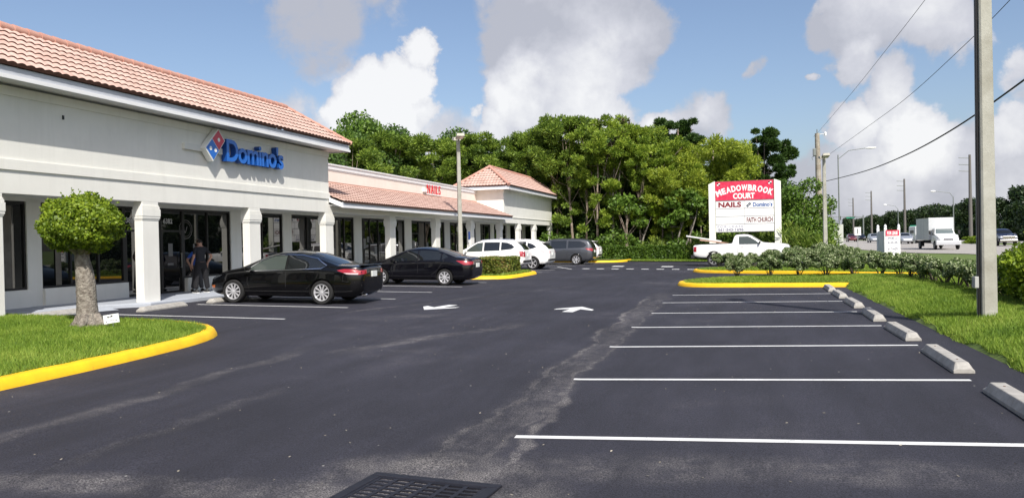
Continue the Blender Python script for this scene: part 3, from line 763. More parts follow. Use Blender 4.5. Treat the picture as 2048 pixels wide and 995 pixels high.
# small handicapped parking sign
pk = thing('parking_sign', 'small blue and white accessible parking sign on a thin post before the arcade', 'sign', (-15.2, 42.6, gz(-15.2)))
MB().tube([(0,0,0),(0,0,2.15)], .025, 8).build('post', mat('galv', (.4,.4,.4), .5, .6), pk)
MB().box((.03,-.15,1.75),(.035,.15,2.2)).build('panel', mat('sign_navy', (.02,.06,.25), .5), pk)
MB().box((.03,-.15,1.55),(.035,.15,1.72)).build('panel', M_white, pk)
# dark fixing left on the wall
px_ = thing('wall_bracket', 'tiny dark metal bracket alone high on the white wall left of the blue letters', 'bracket', (XF, 14.85, 5.02))
MB().box((0,-.02,-.05),(.03,.02,.05)).build('plate', M_frame, px_)
MB().box((XG-.14, 20.401, .345), (XG-.012, 20.739, 3.118)).build('door_post', M_frame, mall, world=True)
# ------------------------------------------------------------------ vehicles
def paint(name, col, rough=.25, metal=.0):
    return mat(name, col, rough, metal, spec=.25, coat=.55 if max(col) < .03 else .8, coatr=.02)
P_black = paint('black_paint', (.002,.002,.0025), .18)
P_black2 = paint('blue_black_paint', (.0025,.0025,.0045), .18)
P_white = paint('white_paint', (.78,.78,.76), .4)
P_grey = paint('grey_paint', (.075,.08,.09), .35, .5)
P_red = paint('dark_red_paint', (.10,.012,.015), .35)
P_silver = paint('silver_paint', (.42,.44,.47), .35, .5)
P_navy = paint('navy_paint', (.012,.016,.04), .3)
M_cglass = mat('car_glass', (.010,.012,.013), .02, spec=.9)
M_cglass2 = mat('car_glass_light', (.05,.062,.055), .04, spec=.8)
M_tyre = mat('tyre_rubber', (.012,.012,.012), .85)
M_rim = mat('alloy_rim', (.72,.72,.74), .3, .55)
M_dark = mat('dark_plastic', (.012,.012,.012), .7)
M_chrome = mat('chrome_trim', (.75,.75,.77), .15, 1)
M_tail = mat('tail_lamp_red', (.30,.008,.016), .2, coat=1)
M_tailc = mat('tail_lamp_clear', (.60,.45,.45), .15, coat=1)
M_head = mat('head_lamp', (.55,.57,.60), .1, coat=1)
M_headd = mat('head_lamp_smoked', (.06,.065,.07), .1, coat=1)
M_amber = mat('amber_lamp', (.65,.16,.02), .25, coat=1)
M_plate = mat('licence_plate', (.68,.70,.66), .5)
def eval_mesh(o):
    dg = bpy.context.evaluated_depsgraph_get(); return bpy.data.meshes.new_from_object(o.evaluated_get(dg))
def make_body(S, paintm):
    """S: L W zb, top [(x,z)], belt [(x,z)], plan [(x,w)], tumble; front at +x, origin midway, on the ground"""
    L_ = S['L']; K = lambda key, x: float(np.interp(x, [p[0] for p in S[key]], [p[1] for p in S[key]]))
    xs = sorted(set([p[0] for p in S['top']]+[p[0] for p in S['plan']]+list(np.linspace(.06, L_-.06, 16).round(3))))
    xx = [xs[0]]
    for x in xs[1:]:
        if x-xx[-1] > .035: xx.append(x)
    xs = xx; rows = []
    for x in xs:
        w = K('plan', x); zt = K('top', x); zbt = min(K('belt', x), zt-.02); zb = K('bot', x); h = zt-zbt
        tw = max(w-.055-S['tumble']*max(h-.06, 0), .3)
        pts = [(0, zb), (w*.8, zb), (w-.05, zb+.05), (w-.01, zb+.2), (w, zb+.55*(zbt-zb)), (w-.012, zbt-.06), (w-.05, zbt+.01), (w-.06-(w-.055-tw)*.05, zbt+.12*h), (tw+.02, zt-.16*h-.01), (tw-.05, zt-.035*min(1, h/.3)), (tw-.22, zt), (tw*.45, zt+.022), (0, zt+.03)]
        rows.append(pts)
    n = len(rows[0]); v = []; f = []
    for x, pts in zip(xs, rows):
        for (y, z) in pts: v.append((x-L_/2, y, z))
    for i in range(len(xs)-1):
        for k in range(n-1): f.append((i*n+k, i*n+k+1, (i+1)*n+k+1, (i+1)*n+k))
    f.append(tuple(range(n))); f.append(tuple((len(xs)-1)*n+k for k in range(n)))
    me = bpy.data.meshes.new('body'); me.from_pydata(v, [], f)
    o = bpy.data.objects.new('body', me); C.objects.link(o)
    bm = bmesh.new(); bm.from_mesh(me)
    for g in (f0 for f0 in [fc for fc in bm.faces if len(fc.verts) == n]):
        pass
    geom = bmesh.ops.mirror(bm, geom=bm.verts[:]+bm.edges[:]+bm.faces[:], axis='Y', merge_dist=.0005)
    bmesh.ops.remove_doubles(bm, verts=bm.verts, dist=.0005)
    # merge the mirrored half caps: drop the inner edge on the centre line
    bmesh.ops.recalc_face_normals(bm, faces=bm.faces); bm.to_mesh(me); bm.free()
    sb = o.modifiers.new('s', 'SUBSURF'); sb.levels = 2; sb.render_levels = 2
    m2 = eval_mesh(o); bpy.data.objects.remove(o)
    m2.name = 'body'; m2.materials.clear(); m2.materials.append(paintm); m2.materials.append(M_dark)
    o = bpy.data.objects.new('body', m2); C.objects.link(o)
    # wheel wells
    r = S['r']*1.14
    cut = []
    for wx in S['axles']:
        mb = MB(); mb.lathe([(0,-S['W']*.7),(r,-S['W']*.7),(r,S['W']*.7),(0,S['W']*.7)], 40, Matrix.Translation((wx, 0, S['r']*1.02)) @ Matrix.Rotation(R(90), 4, 'X'))
        c = mb.build('cut', M_dark); cut.append(c); b = o.modifiers.new('b', 'BOOLEAN'); b.operation = 'DIFFERENCE'; b.object = c; b.solver = 'EXACT'
    m3 = eval_mesh(o)
    for c in cut: bpy.data.objects.remove(c)
    o.modifiers.clear(); o.data = m3; m3.name = 'body'
    if len(m3.materials) < 2: m3.materials.append(M_dark)
    for p in m3.polygons:
        p.use_smooth = True; p.material_index = 0
        for wx in S['axles']:
            c = p.center; d = math.hypot(c.x-wx, c.z-S['r']*1.02)
            if abs(d-r) < .012 and abs(p.normal.y) < .6: p.material_index = 1
            if d < r and abs(c.y) < .5: p.material_index = 1
        if p.center.z < S['bot'][1][1]+.03: p.material_index = 1
    m3.set_sharp_from_angle(angle=R(38))
    bm = bmesh.new(); bm.from_mesh(m3); bvh = BVHTree.FromBMesh(bm); bm.free()
    return o, bvh
def panel(bvh, poly, plane, sgn, name, m, parent, off=.006, div=7, mir=False, ribbon=None, maxoff=None):
    """project an outline onto the body: plane 'side' (x,z), 'end' (y,z), 'top' (x,y)"""
    bm = bmesh.new()
    if ribbon:
        pts = [Vector(p) for p in poly]; L2 = []
        for i, p in enumerate(pts):
            t = (pts[min(i+1,len(pts)-1)]-pts[max(i-1,0)]).normalized(); nn = Vector((-t.y, t.x))*ribbon/2; L2.append((p+nn, p-nn))
        for a, b in zip(L2, L2[1:]):
            k = max(1, int((b[0]-a[0]).length/.12))
            for i in range(k):
                q = [a[0].lerp(b[0], i/k), a[1].lerp(b[1], i/k), a[1].lerp(b[1], (i+1)/k), a[0].lerp(b[0], (i+1)/k)]
                bm.faces.new([bm.verts.new((*c, 0)) for c in q])
        bmesh.ops.remove_doubles(bm, verts=bm.verts, dist=.001)
    else:
        bm.faces.new([bm.verts.new((*p, 0)) for p in poly])
        mn = [min(p[i] for p in poly) for i in (0,1)]; mx = [max(p[i] for p in poly) for i in (0,1)]
        for ax in (0,1):
            k = max(2, min(28, int((mx[ax]-mn[ax])/.07)+1))
            for i in range(1, k):
                co = [0,0,0]; co[ax] = mn[ax]+(mx[ax]-mn[ax])*i/k; no = [0,0,0]; no[ax] = 1
                bmesh.ops.bisect_plane(bm, geom=bm.verts[:]+bm.edges[:]+bm.faces[:], plane_co=co, plane_no=no)
    for vt in bm.verts:
        a, b = vt.co.x, vt.co.y
        if plane == 'side': o = Vector((a, sgn*4, b)); d = Vector((0,-sgn,0))
        elif plane == 'end': o = Vector((sgn*8, a, b)); d = Vector((-sgn,0,0))
        else: o = Vector((a, b, 5)); d = Vector((0,0,-1))
        loc, nor, _, _ = bvh.ray_cast(o, d)
        if loc is None: loc, nor, _, _ = bvh.find_nearest(o+d*(3.2 if plane == 'side' else 5.5))
        vt.co = loc+nor*off
    me = bpy.data.meshes.new(name); bm.to_mesh(me); bm.free(); me.materials.append(m)
    me.polygons.foreach_set('use_smooth', [True]*len(me.polygons))
    o = bpy.data.objects.new(name, me); C.objects.link(o); o.parent = parent; return o
def wheel_mesh(r, w, spokes, style='alloy'):
    ty = MB(); q = r*.70
    prof = [(q*.98,-w/2+.01),(q*1.04,-w/2),(r*.93,-w/2),(r*.985,-w/2+.02),(r,-w/2+.05),(r,w/2-.05),(r*.985,w/2-.02),(r*.93,w/2),(q*1.04,w/2),(q*.98,w/2-.01),(q*.98,-w/2+.01)]
    ty.lathe(prof, 36)
    rm = MB(); rm.lathe([(q*1.0,w/2-.012),(q*1.0,w/2),(q*.93,w/2-.002),(q*.90,w/2-.03),(q*.88,-w/2+.04)], 36)
    rm.lathe([(0,w/2-.01),(q*.13,w/2-.01),(q*.17,w/2-.03),(q*.17,w/2-.06)], 20)
    for k in range(spokes):
        a = 2*math.pi*k/spokes; M = Matrix.Rotation(a, 4, 'Z'); s0, s1 = q*.05, (q*.13 if spokes > 7 else q*.19)
        if style == 'cover': s0, s1 = q*.08, q*.2
        z = w/2-.015
        v = [(q*.12,-s0,z-.005),(q*.12,s0,z-.005),(q*.93,s1*.75,z),(q*.93,-s1*.75,z),(q*.12,-s0,z-.05),(q*.12,s0,z-.05),(q*.93,s1*.6,z-.04),(q*.93,-s1*.6,z-.04)]
        rm.add([M @ Vector(p) for p in v], [(0,1,2,3),(4,7,6,5),(0,4,5,1),(1,5,6,2),(2,6,7,3),(3,7,4,0)])
    hb = MB(); hb.lathe([(0,w/2-.075),(q*.9,w/2-.075),(q*.9,w/2-.09)], 24)
    return ty, rm, hb
def add_wheels(root, S, spokes=10, style='alloy', rim=None):
    w = .22; first = None
    for wx in S['axles']:
        for sy in (1, -1):
            y = sy*(S['W']/2-.125)
            if first is None:
                ty, rm, hb = wheel_mesh(S['r'], w, spokes, style)
                hub = hb.build('wheel', M_dark, root); t = ty.build('tyre', M_tyre, hub, smooth=True, angle=40); rr = rm.build('rim', rim or M_rim, hub, smooth=True, angle=35); first = (hub, t, rr); cur_ = first
            else: cur_ = tuple(o.copy() for o in first); [C.objects.link(o) for o in cur_]; cur_[1].parent = cur_[0]; cur_[2].parent = cur_[0]
            cur_[0].rotation_euler = (R(-90) if sy > 0 else R(90), 0, 0); cur_[0].location = (wx, y, S['r'])
def mirror_part(root, S, x, z, m):
    for sy in (1,-1):
        mb = MB(); mb.cbox((x, sy*(S['W']/2+.07), z), (.11,.20,.13)); mb.build('wing_mirror', m, root, bevel=.035, seg=3)
def sh(poly, L_): return [(x-L_/2, z) for x, z in poly]
def add_sides(root, bvh, S, wins, glass=None, seams=(), handles=(), trim=None, chrome=None):
    L_ = S['L']
    for sy in (1,-1):
        for i, wpoly in enumerate(wins):
            g = glass if not isinstance(glass, list) else glass[min(i, len(glass)-1)]
            panel(bvh, sh(wpoly, L_), 'side', sy, 'side_window', g or M_cglass, root, .004)
        for s_ in seams: panel(bvh, sh(s_, L_), 'side', sy, 'door_seam', M_dark, root, .0025, ribbon=.012)
        for hx, hz in handles:
            loc, nor, _, _ = bvh.ray_cast(Vector((hx-L_/2, sy*4, hz)), Vector((0,-sy,0)))
            if loc: MB().cbox((0,0,0), (.17,.035,.028)).build('door_handle', trim or M_dark, root, bevel=.01).location = loc
        if chrome: panel(bvh, sh(chrome, L_), 'side', sy, 'window_trim', M_chrome, root, .007, ribbon=.02)
SED = dict(L=4.95, W=1.84, r=.335, axles=(-1.30, 1.49), tumble=.42,
    top=[(0,.98),(.05,1.06),(.35,1.08),(.75,1.10),(1.15,1.24),(1.65,1.40),(2.1,1.46),(2.6,1.455),(3.0,1.36),(3.4,1.19),(3.75,1.03),(4.2,.94),(4.6,.83),(4.85,.70),(4.95,.60)],
    belt=[(0,.90),(.5,.98),(1.5,.99),(3.6,.90),(4.3,.84),(4.8,.66),(4.95,.55)],
    plan=[(0,.66),(.06,.78),(.3,.87),(.8,.905),(1.6,.92),(3.4,.92),(4.2,.90),(4.6,.80),(4.85,.64),(4.95,.5)],
    bot=[(0,.34),(.3,.20),(.9,.19),(4.3,.19),(4.7,.22),(4.95,.30)])
def rear_details(root, bvh, S, lamp, zpl, lampm=M_tail, bumper=True, rg=None, glassm=None, plate_col=None, wrap=True):
    L_ = S['L']
    for sy in (1,-1):
        if wrap: panel(bvh, sh(lamp['side'], L_), 'side', sy, 'tail_lamp', lampm, root, .006)
        panel(bvh, [(sy*a, b) for a, b in lamp['end']], 'end', -1, 'tail_lamp', lampm, root, .007)
    if rg: panel(bvh, rg[0], rg[1], -1, 'rear_window', glassm or M_cglass, root, .005)
    loc, nor, _, _ = bvh.ray_cast(Vector((-8,0,zpl)), Vector((1,0,0)))
    if loc: MB().box((-.03,-.16,-.08),(.01,.16,.08)).build('licence_plate', M_plate, root).location = loc
def sedan_a():
    S = SED; root = thing('parked_car', 'large black sedan with chrome window trim and ten-spoke wheels beside the person', 'car')
    b, bvh = make_body(S, P_black); b.parent = root; L_ = S['L']
    w1 = [(2.32,1.355),(2.32,.975),(3.52,.93),(3.42,1.03),(3.05,1.22),(2.70,1.34)]
    w2 = [(1.42,1.27),(1.1,1.09),(1.20,1.02),(2.25,.975),(2.25,1.365),(1.9,1.355)]
    add_sides(root, bvh, S, [w1, w2], [M_cglass2, M_cglass], seams=[[(2.28,1.36),(2.28,.5),(2.3,.28),(3.35,.27)],[(1.35,1.2),(1.22,.98),(1.35,.70),(1.62,.45),(1.70,.28),(2.3,.27)],[(3.48,.92),(3.5,.60),(3.38,.28)],[(.5,1.0),(.55,.66),(0.2,.62)]], handles=((2.45,.87),(1.48,.90)),
        chrome=[(3.55,.945),(3.08,1.235),(2.7,1.365),(2.25,1.385),(1.85,1.37),(1.38,1.275),(1.04,1.085),(1.2,1.0),(2.3,.955),(3.55,.915)])
    panel(bvh, [(-L_/2+.74,-.60),(-L_/2+1.66,-.50),(-L_/2+1.66,.50),(-L_/2+.74,.60)], 'top', 1, 'rear_window', M_cglass, root, .004)
    panel(bvh, [(L_/2-1.28,-.68),(L_/2-2.02,-.50),(L_/2-2.02,.50),(L_/2-1.28,.68)], 'top', 1, 'windshield', M_cglass, root, .004)
    rear_details(root, bvh, S, dict(side=[(.07,.93),(.10,.83),(.40,.84),(.72,.95),(.52,.99),(.2,.985)], end=[(.46,.86),(.78,.83),(.80,.94),(.48,.97)]), .84)
    panel(bvh, sh([(.13,.835),(.42,.845),(.52,.885),(.12,.872)], L_), 'side', 1, 'lamp_strip', M_tailc, root, .009); panel(bvh, sh([(.13,.835),(.42,.845),(.52,.885),(.12,.872)], L_), 'side', -1, 'lamp_strip', M_tailc, root, .009)
    for sy in (1,-1):
        panel(bvh, sh([(4.66,.42),(4.82,.42),(4.80,.50),(4.64,.50)], L_), 'side', sy, 'side_marker', M_amber, root, .008)
        panel(bvh, sh([(4.35,.80),(4.75,.66),(4.82,.69),(4.6,.785)], L_), 'side', sy, 'headlight', M_headd, root, .006)
    # small lip spoiler
    MB().cbox((-L_/2+.10,0,1.085),(.16,1.25,.03)).build('spoiler', P_black, root, bevel=.012)
    MB().cbox((-L_/2+.06,.5,.26),(.16,.10,.07)).build('exhaust', M_chrome, root, bevel=.02)
    mirror_part(root, S, 3.42-L_/2, .99, P_black); add_wheels(root, S, 10); return root
def compact():
    S = dict(SED, L=4.65, W=1.78, r=.32, axles=(-1.26,1.44), tumble=.40,
        top=[(0,.95),(.06,1.06),(.35,1.09),(.62,1.11),(1.0,1.26),(1.5,1.41),(2.0,1.46),(2.5,1.45),(2.9,1.34),(3.35,1.14),(3.7,1.00),(4.1,.91),(4.4,.80),(4.58,.66),(4.65,.56)],
        belt=[(0,.86),(.5,.98),(1.5,.98),(3.4,.88),(4.0,.82),(4.5,.64),(4.65,.50)],
        plan=[(0,.64),(.06,.76),(.3,.84),(.8,.88),(1.6,.89),(3.2,.89),(3.9,.87),(4.3,.78),(4.55,.62),(4.65,.48)])
    root = thing('parked_car', 'smaller black sedan with white eight-spoke wheels parked second from the left', 'car')
    b, bvh = make_body(S, P_black2); b.parent = root; L_ = S['L']
    add_sides(root, bvh, S, [[(2.22,1.34),(2.22,.97),(3.32,.91),(3.25,1.0),(2.9,1.19),(2.6,1.33)],[(1.22,1.30),(1.25,.99),(2.15,.97),(2.15,1.35),(1.7,1.35)],[(.92,1.10),(1.18,1.0),(1.16,1.28)]], M_cglass,
        seams=[[(2.18,1.34),(2.18,.5),(2.2,.28),(3.2,.27)],[(1.2,1.2),(1.1,.95),(1.35,.6),(1.6,.42),(1.65,.28),(2.2,.27)],[(3.28,.9),(3.3,.6),(3.2,.28)]], handles=((2.35,.86),(1.36,.89)))
    panel(bvh, [(-L_/2+.62,-.56),(-L_/2+1.48,-.48),(-L_/2+1.48,.48),(-L_/2+.62,.56)], 'top', 1, 'rear_window', M_cglass, root, .004)
    panel(bvh, [(L_/2-1.12,-.62),(L_/2-1.88,-.48),(L_/2-1.88,.48),(L_/2-1.12,.62)], 'top', 1, 'windshield', M_cglass, root, .004)
    rear_details(root, bvh, S, dict(side=[(.06,.90),(.08,.80),(.28,.80),(.60,.96),(.2,.955)], end=[(.44,.84),(.74,.80),(.76,.93),(.44,.93)]), .78)
    for sy in (1,-1): panel(bvh, sh([(4.05,.78),(4.45,.64),(4.52,.67),(4.3,.77)], L_), 'side', sy, 'headlight', M_headd, root, .006)
    mirror_part(root, S, 3.22-L_/2, .97, P_black2); add_wheels(root, S, 8, 'cover'); return root
SUVS = dict(L=4.72, W=1.90, r=.37, axles=(-1.38,1.42), tumble=.30,
    top=[(0,1.05),(.06,1.18),(.2,1.36),(.5,1.62),(.9,1.70),(1.6,1.73),(2.3,1.72),(2.7,1.64),(3.1,1.42),(3.45,1.20),(3.8,1.12),(4.2,1.05),(4.5,.92),(4.68,.74),(4.72,.62)],
    belt=[(0,.98),(.5,1.12),(1.5,1.10),(3.2,1.02),(4.0,.98),(4.5,.80),(4.72,.56)],
    plan=[(0,.72),(.06,.84),(.3,.91),(.8,.94),(1.6,.95),(3.2,.95),(4.0,.93),(4.4,.84),(4.65,.66),(4.72,.52)],
    bot=[(0,.45),(.3,.30),(.9,.26),(4.1,.26),(4.5,.32),(4.72,.42)])
def suv(label, pm=None, kind='a', spokes=6):
    S = dict(SUVS); pm = pm or P_white
    if kind == 'van':
        S = dict(S, L=5.1, W=2.0, r=.35, axles=(-1.45,1.55), tumble=.26,
            top=[(0,1.0),(.05,1.2),(.16,1.45),(.38,1.68),(.9,1.74),(1.8,1.75),(2.6,1.74),(3.1,1.64),(3.55,1.42),(4.0,1.18),(4.3,1.06),(4.7,.94),(4.95,.80),(5.1,.62)],
            belt=[(0,.95),(.5,1.08),(1.5,1.08),(3.6,1.0),(4.3,.93),(4.8,.78),(5.1,.55)],
            plan=[(0,.78),(.06,.88),(.3,.96),(.8,.99),(1.6,1.0),(3.6,1.0),(4.3,.96),(4.7,.86),(4.98,.68),(5.1,.5)],
            bot=[(0,.38),(.3,.24),(.9,.22),(4.5,.22),(4.8,.28),(5.1,.38)])
    if kind == 'b':
        S = dict(S, top=[(0,1.0),(.05,1.15),(.25,1.34),(.62,1.58),(1.0,1.66),(1.6,1.70),(2.3,1.69),(2.7,1.60),(3.1,1.38),(3.5,1.16),(3.9,1.08),(4.3,.98),(4.55,.86),(4.68,.72),(4.72,.60)])
    root = thing('parked_car', label, 'car'); b, bvh = make_body(S, pm); b.parent = root; L_ = S['L']
    if kind == 'van':
        wins = [[(2.95,1.58),(2.95,1.06),(4.02,1.0),(3.85,1.14),(3.4,1.42),(3.2,1.55)],[(1.78,1.62),(1.78,1.10),(2.85,1.07),(2.85,1.60)],[(.42,1.30),(.62,1.15),(1.66,1.11),(1.66,1.60),(.9,1.58),(.6,1.5)]]
        seams = [[(2.9,1.6),(2.9,.3)],[(1.72,1.62),(1.72,.30)],[(1.7,.98),(.5,1.02)],[(4.0,.95),(4.0,.3)],[(2.9,.29),(4.0,.29)]]; hd = ((3.05,.98),(1.9,1.0))
    else:
        wins = [[(2.35,1.58),(2.35,1.10),(3.38,1.06),(3.25,1.16),(2.85,1.44),(2.65,1.55)],[(1.38,1.60),(1.38,1.14),(2.27,1.11),(2.27,1.59)],[(.55,1.32),(.72,1.22),(1.30,1.16),(1.30,1.60),(.95,1.56),(.7,1.46)]]
        if kind == 'b': wins[2] = [(.75,1.30),(1.0,1.20),(1.30,1.16),(1.30,1.55),(1.0,1.46)]
        seams = [[(2.31,1.6),(2.31,.5),(2.33,.32),(3.3,.31)],[(1.34,1.2),(1.3,1.0),(1.5,.75),(1.68,.5),(1.72,.32),(2.33,.31)],[(3.36,1.04),(3.38,.6),(3.3,.32)]]; hd = ((2.45,.98),(1.5,1.0))
    add_sides(root, bvh, S, wins, [M_cglass2, M_cglass, M_cglass] if kind == 'a' else M_cglass, seams=seams, handles=hd, trim=pm)
    panel(bvh, [(-.62,1.18),(.62,1.18),(.52,1.52),(-.52,1.52)], 'end', -1, 'rear_window', M_cglass, root, .005)
    xw = 1.38 if kind != 'van' else 1.15
    panel(bvh, [(L_/2-xw,-.68),(L_/2-xw-.72,-.56),(L_/2-xw-.72,.56),(L_/2-xw,.68)], 'top', 1, 'windshield', M_cglass, root, .005)
    lampm = M_tail if kind in ('a','van') else M_tailc
    if kind == 'a': lamp = dict(side=[(.03,1.10),(.04,.82),(.22,.82),(.30,1.12)], end=[(.60,.80),(.84,.80),(.84,1.10),(.62,1.10)])
    elif kind == 'van': lamp = dict(side=[(.04,1.12),(.05,.93),(.30,.98),(.50,1.10)], end=[(.50,.95),(.86,.92),(.86,1.12),(.52,1.12)])
    else: lamp = dict(side=[(.06,1.08),(.08,.94),(.35,.98),(.60,1.12),(.2,1.12)], end=[(.50,.96),(.84,.92),(.84,1.10),(.52,1.10)])
    rear_details(root, bvh, S, lamp, .90, lampm)
    for sy in (1,-1): panel(bvh, sh([(L_-.62,.92),(L_-.2,.76),(L_-.12,.84),(L_-.5,1.0)], L_), 'side', sy, 'headlight', M_head, root, .006)
    panel(bvh, [(-.8,.50),(.8,.50),(.8,.62),(-.8,.62)], 'end', -1, 'rear_bumper_insert', M_dark if kind != 'van' else pm, root, .006)
    if kind in ('a','b'):
        for sy in (1,-1): MB().tube([(x_, sy*.53, (bvh.ray_cast(Vector((x_,sy*.53,5)),Vector((0,0,-1)))[0] or Vector((0,0,1.7))).z+dz_) for x_, dz_ in ((-1.45,0),(-1.35,.035),(-.6,.04),(.1,.035),(.2,0))], .016, 8).build('roof_rail', M_chrome if kind == 'a' else pm, root)
        MB().cbox((-L_/2+.46,0,1.62 if kind == 'a' else 1.55),(.30,1.15,.035)).build('spoiler', pm, root, bevel=.012)
    mirror_part(root, S, (3.25 if kind != 'van' else 3.8)-L_/2, 1.12, pm); add_wheels(root, S, spokes, 'alloy'); return root
def put(root, x, y, rz, z=None):
    root.location = (x, y, gz(x) if z is None else z); tilt = math.atan(.017) if x < -2 else 0
    # noses point at the shops, up the fall of the lot
    root.rotation_euler = (0, -tilt, rz)
c1 = sedan_a(); put(c1, -12.50, 19.86, math.pi+.04)
c2 = compact(); put(c2, -12.2, 28.62, math.pi)
c3 = suv('white crossover with a red tail lamp parked behind the low clipped kerb hedge', kind='a'); put(c3, -13.4, 40.5, math.pi)
c4 = suv('white crossover with clear tail lamps beside the grey minivan', kind='b', spokes=5); put(c4, -12.75, 43.5, math.pi)
c5 = suv('dark grey minivan parked with its tail to the lane', P_grey, 'van', 7); put(c5, -12.0, 51.9, math.pi)
c6 = suv('farthest white crossover showing only its tail behind the grey minivan', kind='b', spokes=5); put(c6, -12.1, 55.9, math.pi)

# white pickup at the entrance
def pickup(label, pm, long_bed=True, crew=False):
    L_ = 5.75; S = dict(L=L_, W=2.0, r=.40, axles=(-1.62,1.92), tumble=.30,
        top=[(0,1.28),(.08,1.36),(.6,1.37),(1.8,1.37),(2.40,1.375),(2.47,1.80),(2.62,1.88),(3.1,1.90),(3.45,1.84),(3.8,1.62),(4.15,1.37),(4.4,1.33),(5.0,1.29),(5.45,1.25),(5.68,1.18),(5.75,1.0)],
        belt=[(0,1.2),(2.4,1.24),(3.5,1.2),(4.4,1.2),(5.3,1.16),(5.75,.85)],
        plan=[(0,.88),(.06,.95),(.4,.98),(2.2,.99),(3.6,.99),(4.6,.99),(5.2,.98),(5.6,.93),(5.75,.82)],
        bot=[(0,.62),(.3,.52),(1,.45),(4.9,.42),(5.4,.42),(5.75,.52)])
    if crew: S = dict(S, top=[(0,1.28),(.08,1.36),(.6,1.37),(1.2,1.37),(1.55,1.375),(1.62,1.80),(1.8,1.90),(3.1,1.92),(3.5,1.84),(3.85,1.60),(4.15,1.37),(4.4,1.35),(5.0,1.32),(5.45,1.26),(5.66,1.15),(5.75,.95)])
    root = thing('pickup_truck', label, 'pickup truck'); b, bvh = make_body(S, pm); b.parent = root
    wins = [[(2.78,1.78),(2.78,1.30),(4.02,1.28),(3.78,1.50),(3.45,1.72),(3.3,1.78)]]
    if crew: wins.append([(1.85,1.78),(1.85,1.32),(2.68,1.31),(2.68,1.80)])
    add_sides(root, bvh, S, wins, M_cglass2 if not crew else M_cglass, seams=[[(2.70,1.85),(2.70,.6),(2.75,.5),(4.2,.5)],[(4.25,1.25),(4.25,.5)],[(2.42,1.36),(2.42,.5)]], handles=((2.95,1.12),))
    panel(bvh, [(-.78,1.42),(.78,1.42),(.66,1.76),(-.66,1.76)], 'end', 1, 'windshield', M_cglass2 if not crew else M_cglass, root, .006)
    panel(bvh, [(-.7,1.46),(.7,1.46),(.62,1.76),(-.62,1.76)], 'end', -1, 'rear_window', M_cglass, root, .006)
    MB().box((-L_/2+.14,-.78,1.402),(-L_/2+(2.3 if not crew else 1.5),.78,1.408)).build('bed_well', M_dark, root)
    for sy in (1,-1):
        panel(bvh, sh([(.02,1.22),(.02,.92),(.22,.92),(.24,1.24)], L_), 'side', sy, 'tail_lamp', M_tail, root, .008)
        panel(bvh, [(sy*a, b_) for a, b_ in ((.78,.92),(.92,.92),(.92,1.22),(.78,1.22))], 'end', -1, 'tail_lamp', M_tail, root, .008)
        panel(bvh, sh([(5.35,1.14),(5.38,.92),(5.62,.90),(5.6,1.10)], L_), 'side', sy, 'headlight', M_head, root, .008)
        panel(bvh, [(sy*a, b_) for a, b_ in ((.62,.90),(.88,.90),(.88,1.10),(.62,1.12))], 'end', 1, 'headlight', M_head, root, .008)
        for wx in S['axles']:                              # dark arch lips
            a = [(wx+.47*math.cos(t), .41+.50*math.sin(t)) for t in np.linspace(.15, math.pi-.15, 18)]
            panel(bvh, a, 'side', sy, 'arch_lip', M_dark, root, .012, ribbon=.07)
    MB().box((-L_/2-.14,-.95,.52),(-L_/2+.08,.95,.72)).build('rear_bumper', M_dark if not crew else M_chrome, root, bevel=.02)
    MB().box((L_/2-.10,-.86,.50),(L_/2+.07,.86,.72)).build('front_bumper', M_chrome, root, bevel=.03)
    gr = MB(); gr.box((L_/2-.06,-.58,.78),(L_/2+.035,.58,1.12))
    gr.build('grille', M_chrome if crew else M_dark, root, bevel=.02)
    g2 = MB()
    for k in range(3): g2.box((L_/2+.03,-.52,.83+k*.10),(L_/2+.045,.52,.87+k*.10))
    g2.build('grille_slats', M_dark if crew else M_chrome, root)
    mirror_part(root, S, 4.0-L_/2, 1.38, M_dark); add_wheels(root, S, 6, rim=mat('steel_rim', (.25,.25,.25), .5, .3)); return root
pk1 = pickup('white single-cab pickup truck crossing the entrance below the tall plaza sign', P_white)
pk1.location = (.15, 50.2, gz(.15)-.02); pk1.rotation_euler = (0, -math.atan(.015), R(-3))
pl = thing('plank', 'long white board sticking up out of the white pickup bed over its tailgate', 'plank', (-1.6, 50.4, 1.42), R(0))
M1 = Matrix.Rotation(R(10), 4, 'Y'); MB().cbox((-.6,.2,.20),(2.2,.34,.08), 0, M1).build('board', P_white, pl, bevel=.01)
pl2 = thing('board_stack', 'pinkish tan boards lying in the white pickup bed', 'boards', (-1.5, 50.0, 1.42), R(4))
mbb = MB()
for k in range(3): mbb.cbox((.1,-.3+.25*k,.08+.02*k),(2.0,.22,.035), 0, Matrix.Rotation(R(8), 4, 'Y'))
mbb.build('boards', mat('tan_wood', (.52,.34,.26), .8, noise=(3,.2)), pl2)
pk2 = pickup('dark navy pickup truck with a chrome grille on the far road', P_navy, crew=True)
pk2.location = (28.75, 100.5, .145); pk2.rotation_euler = (0, 0, R(-90))

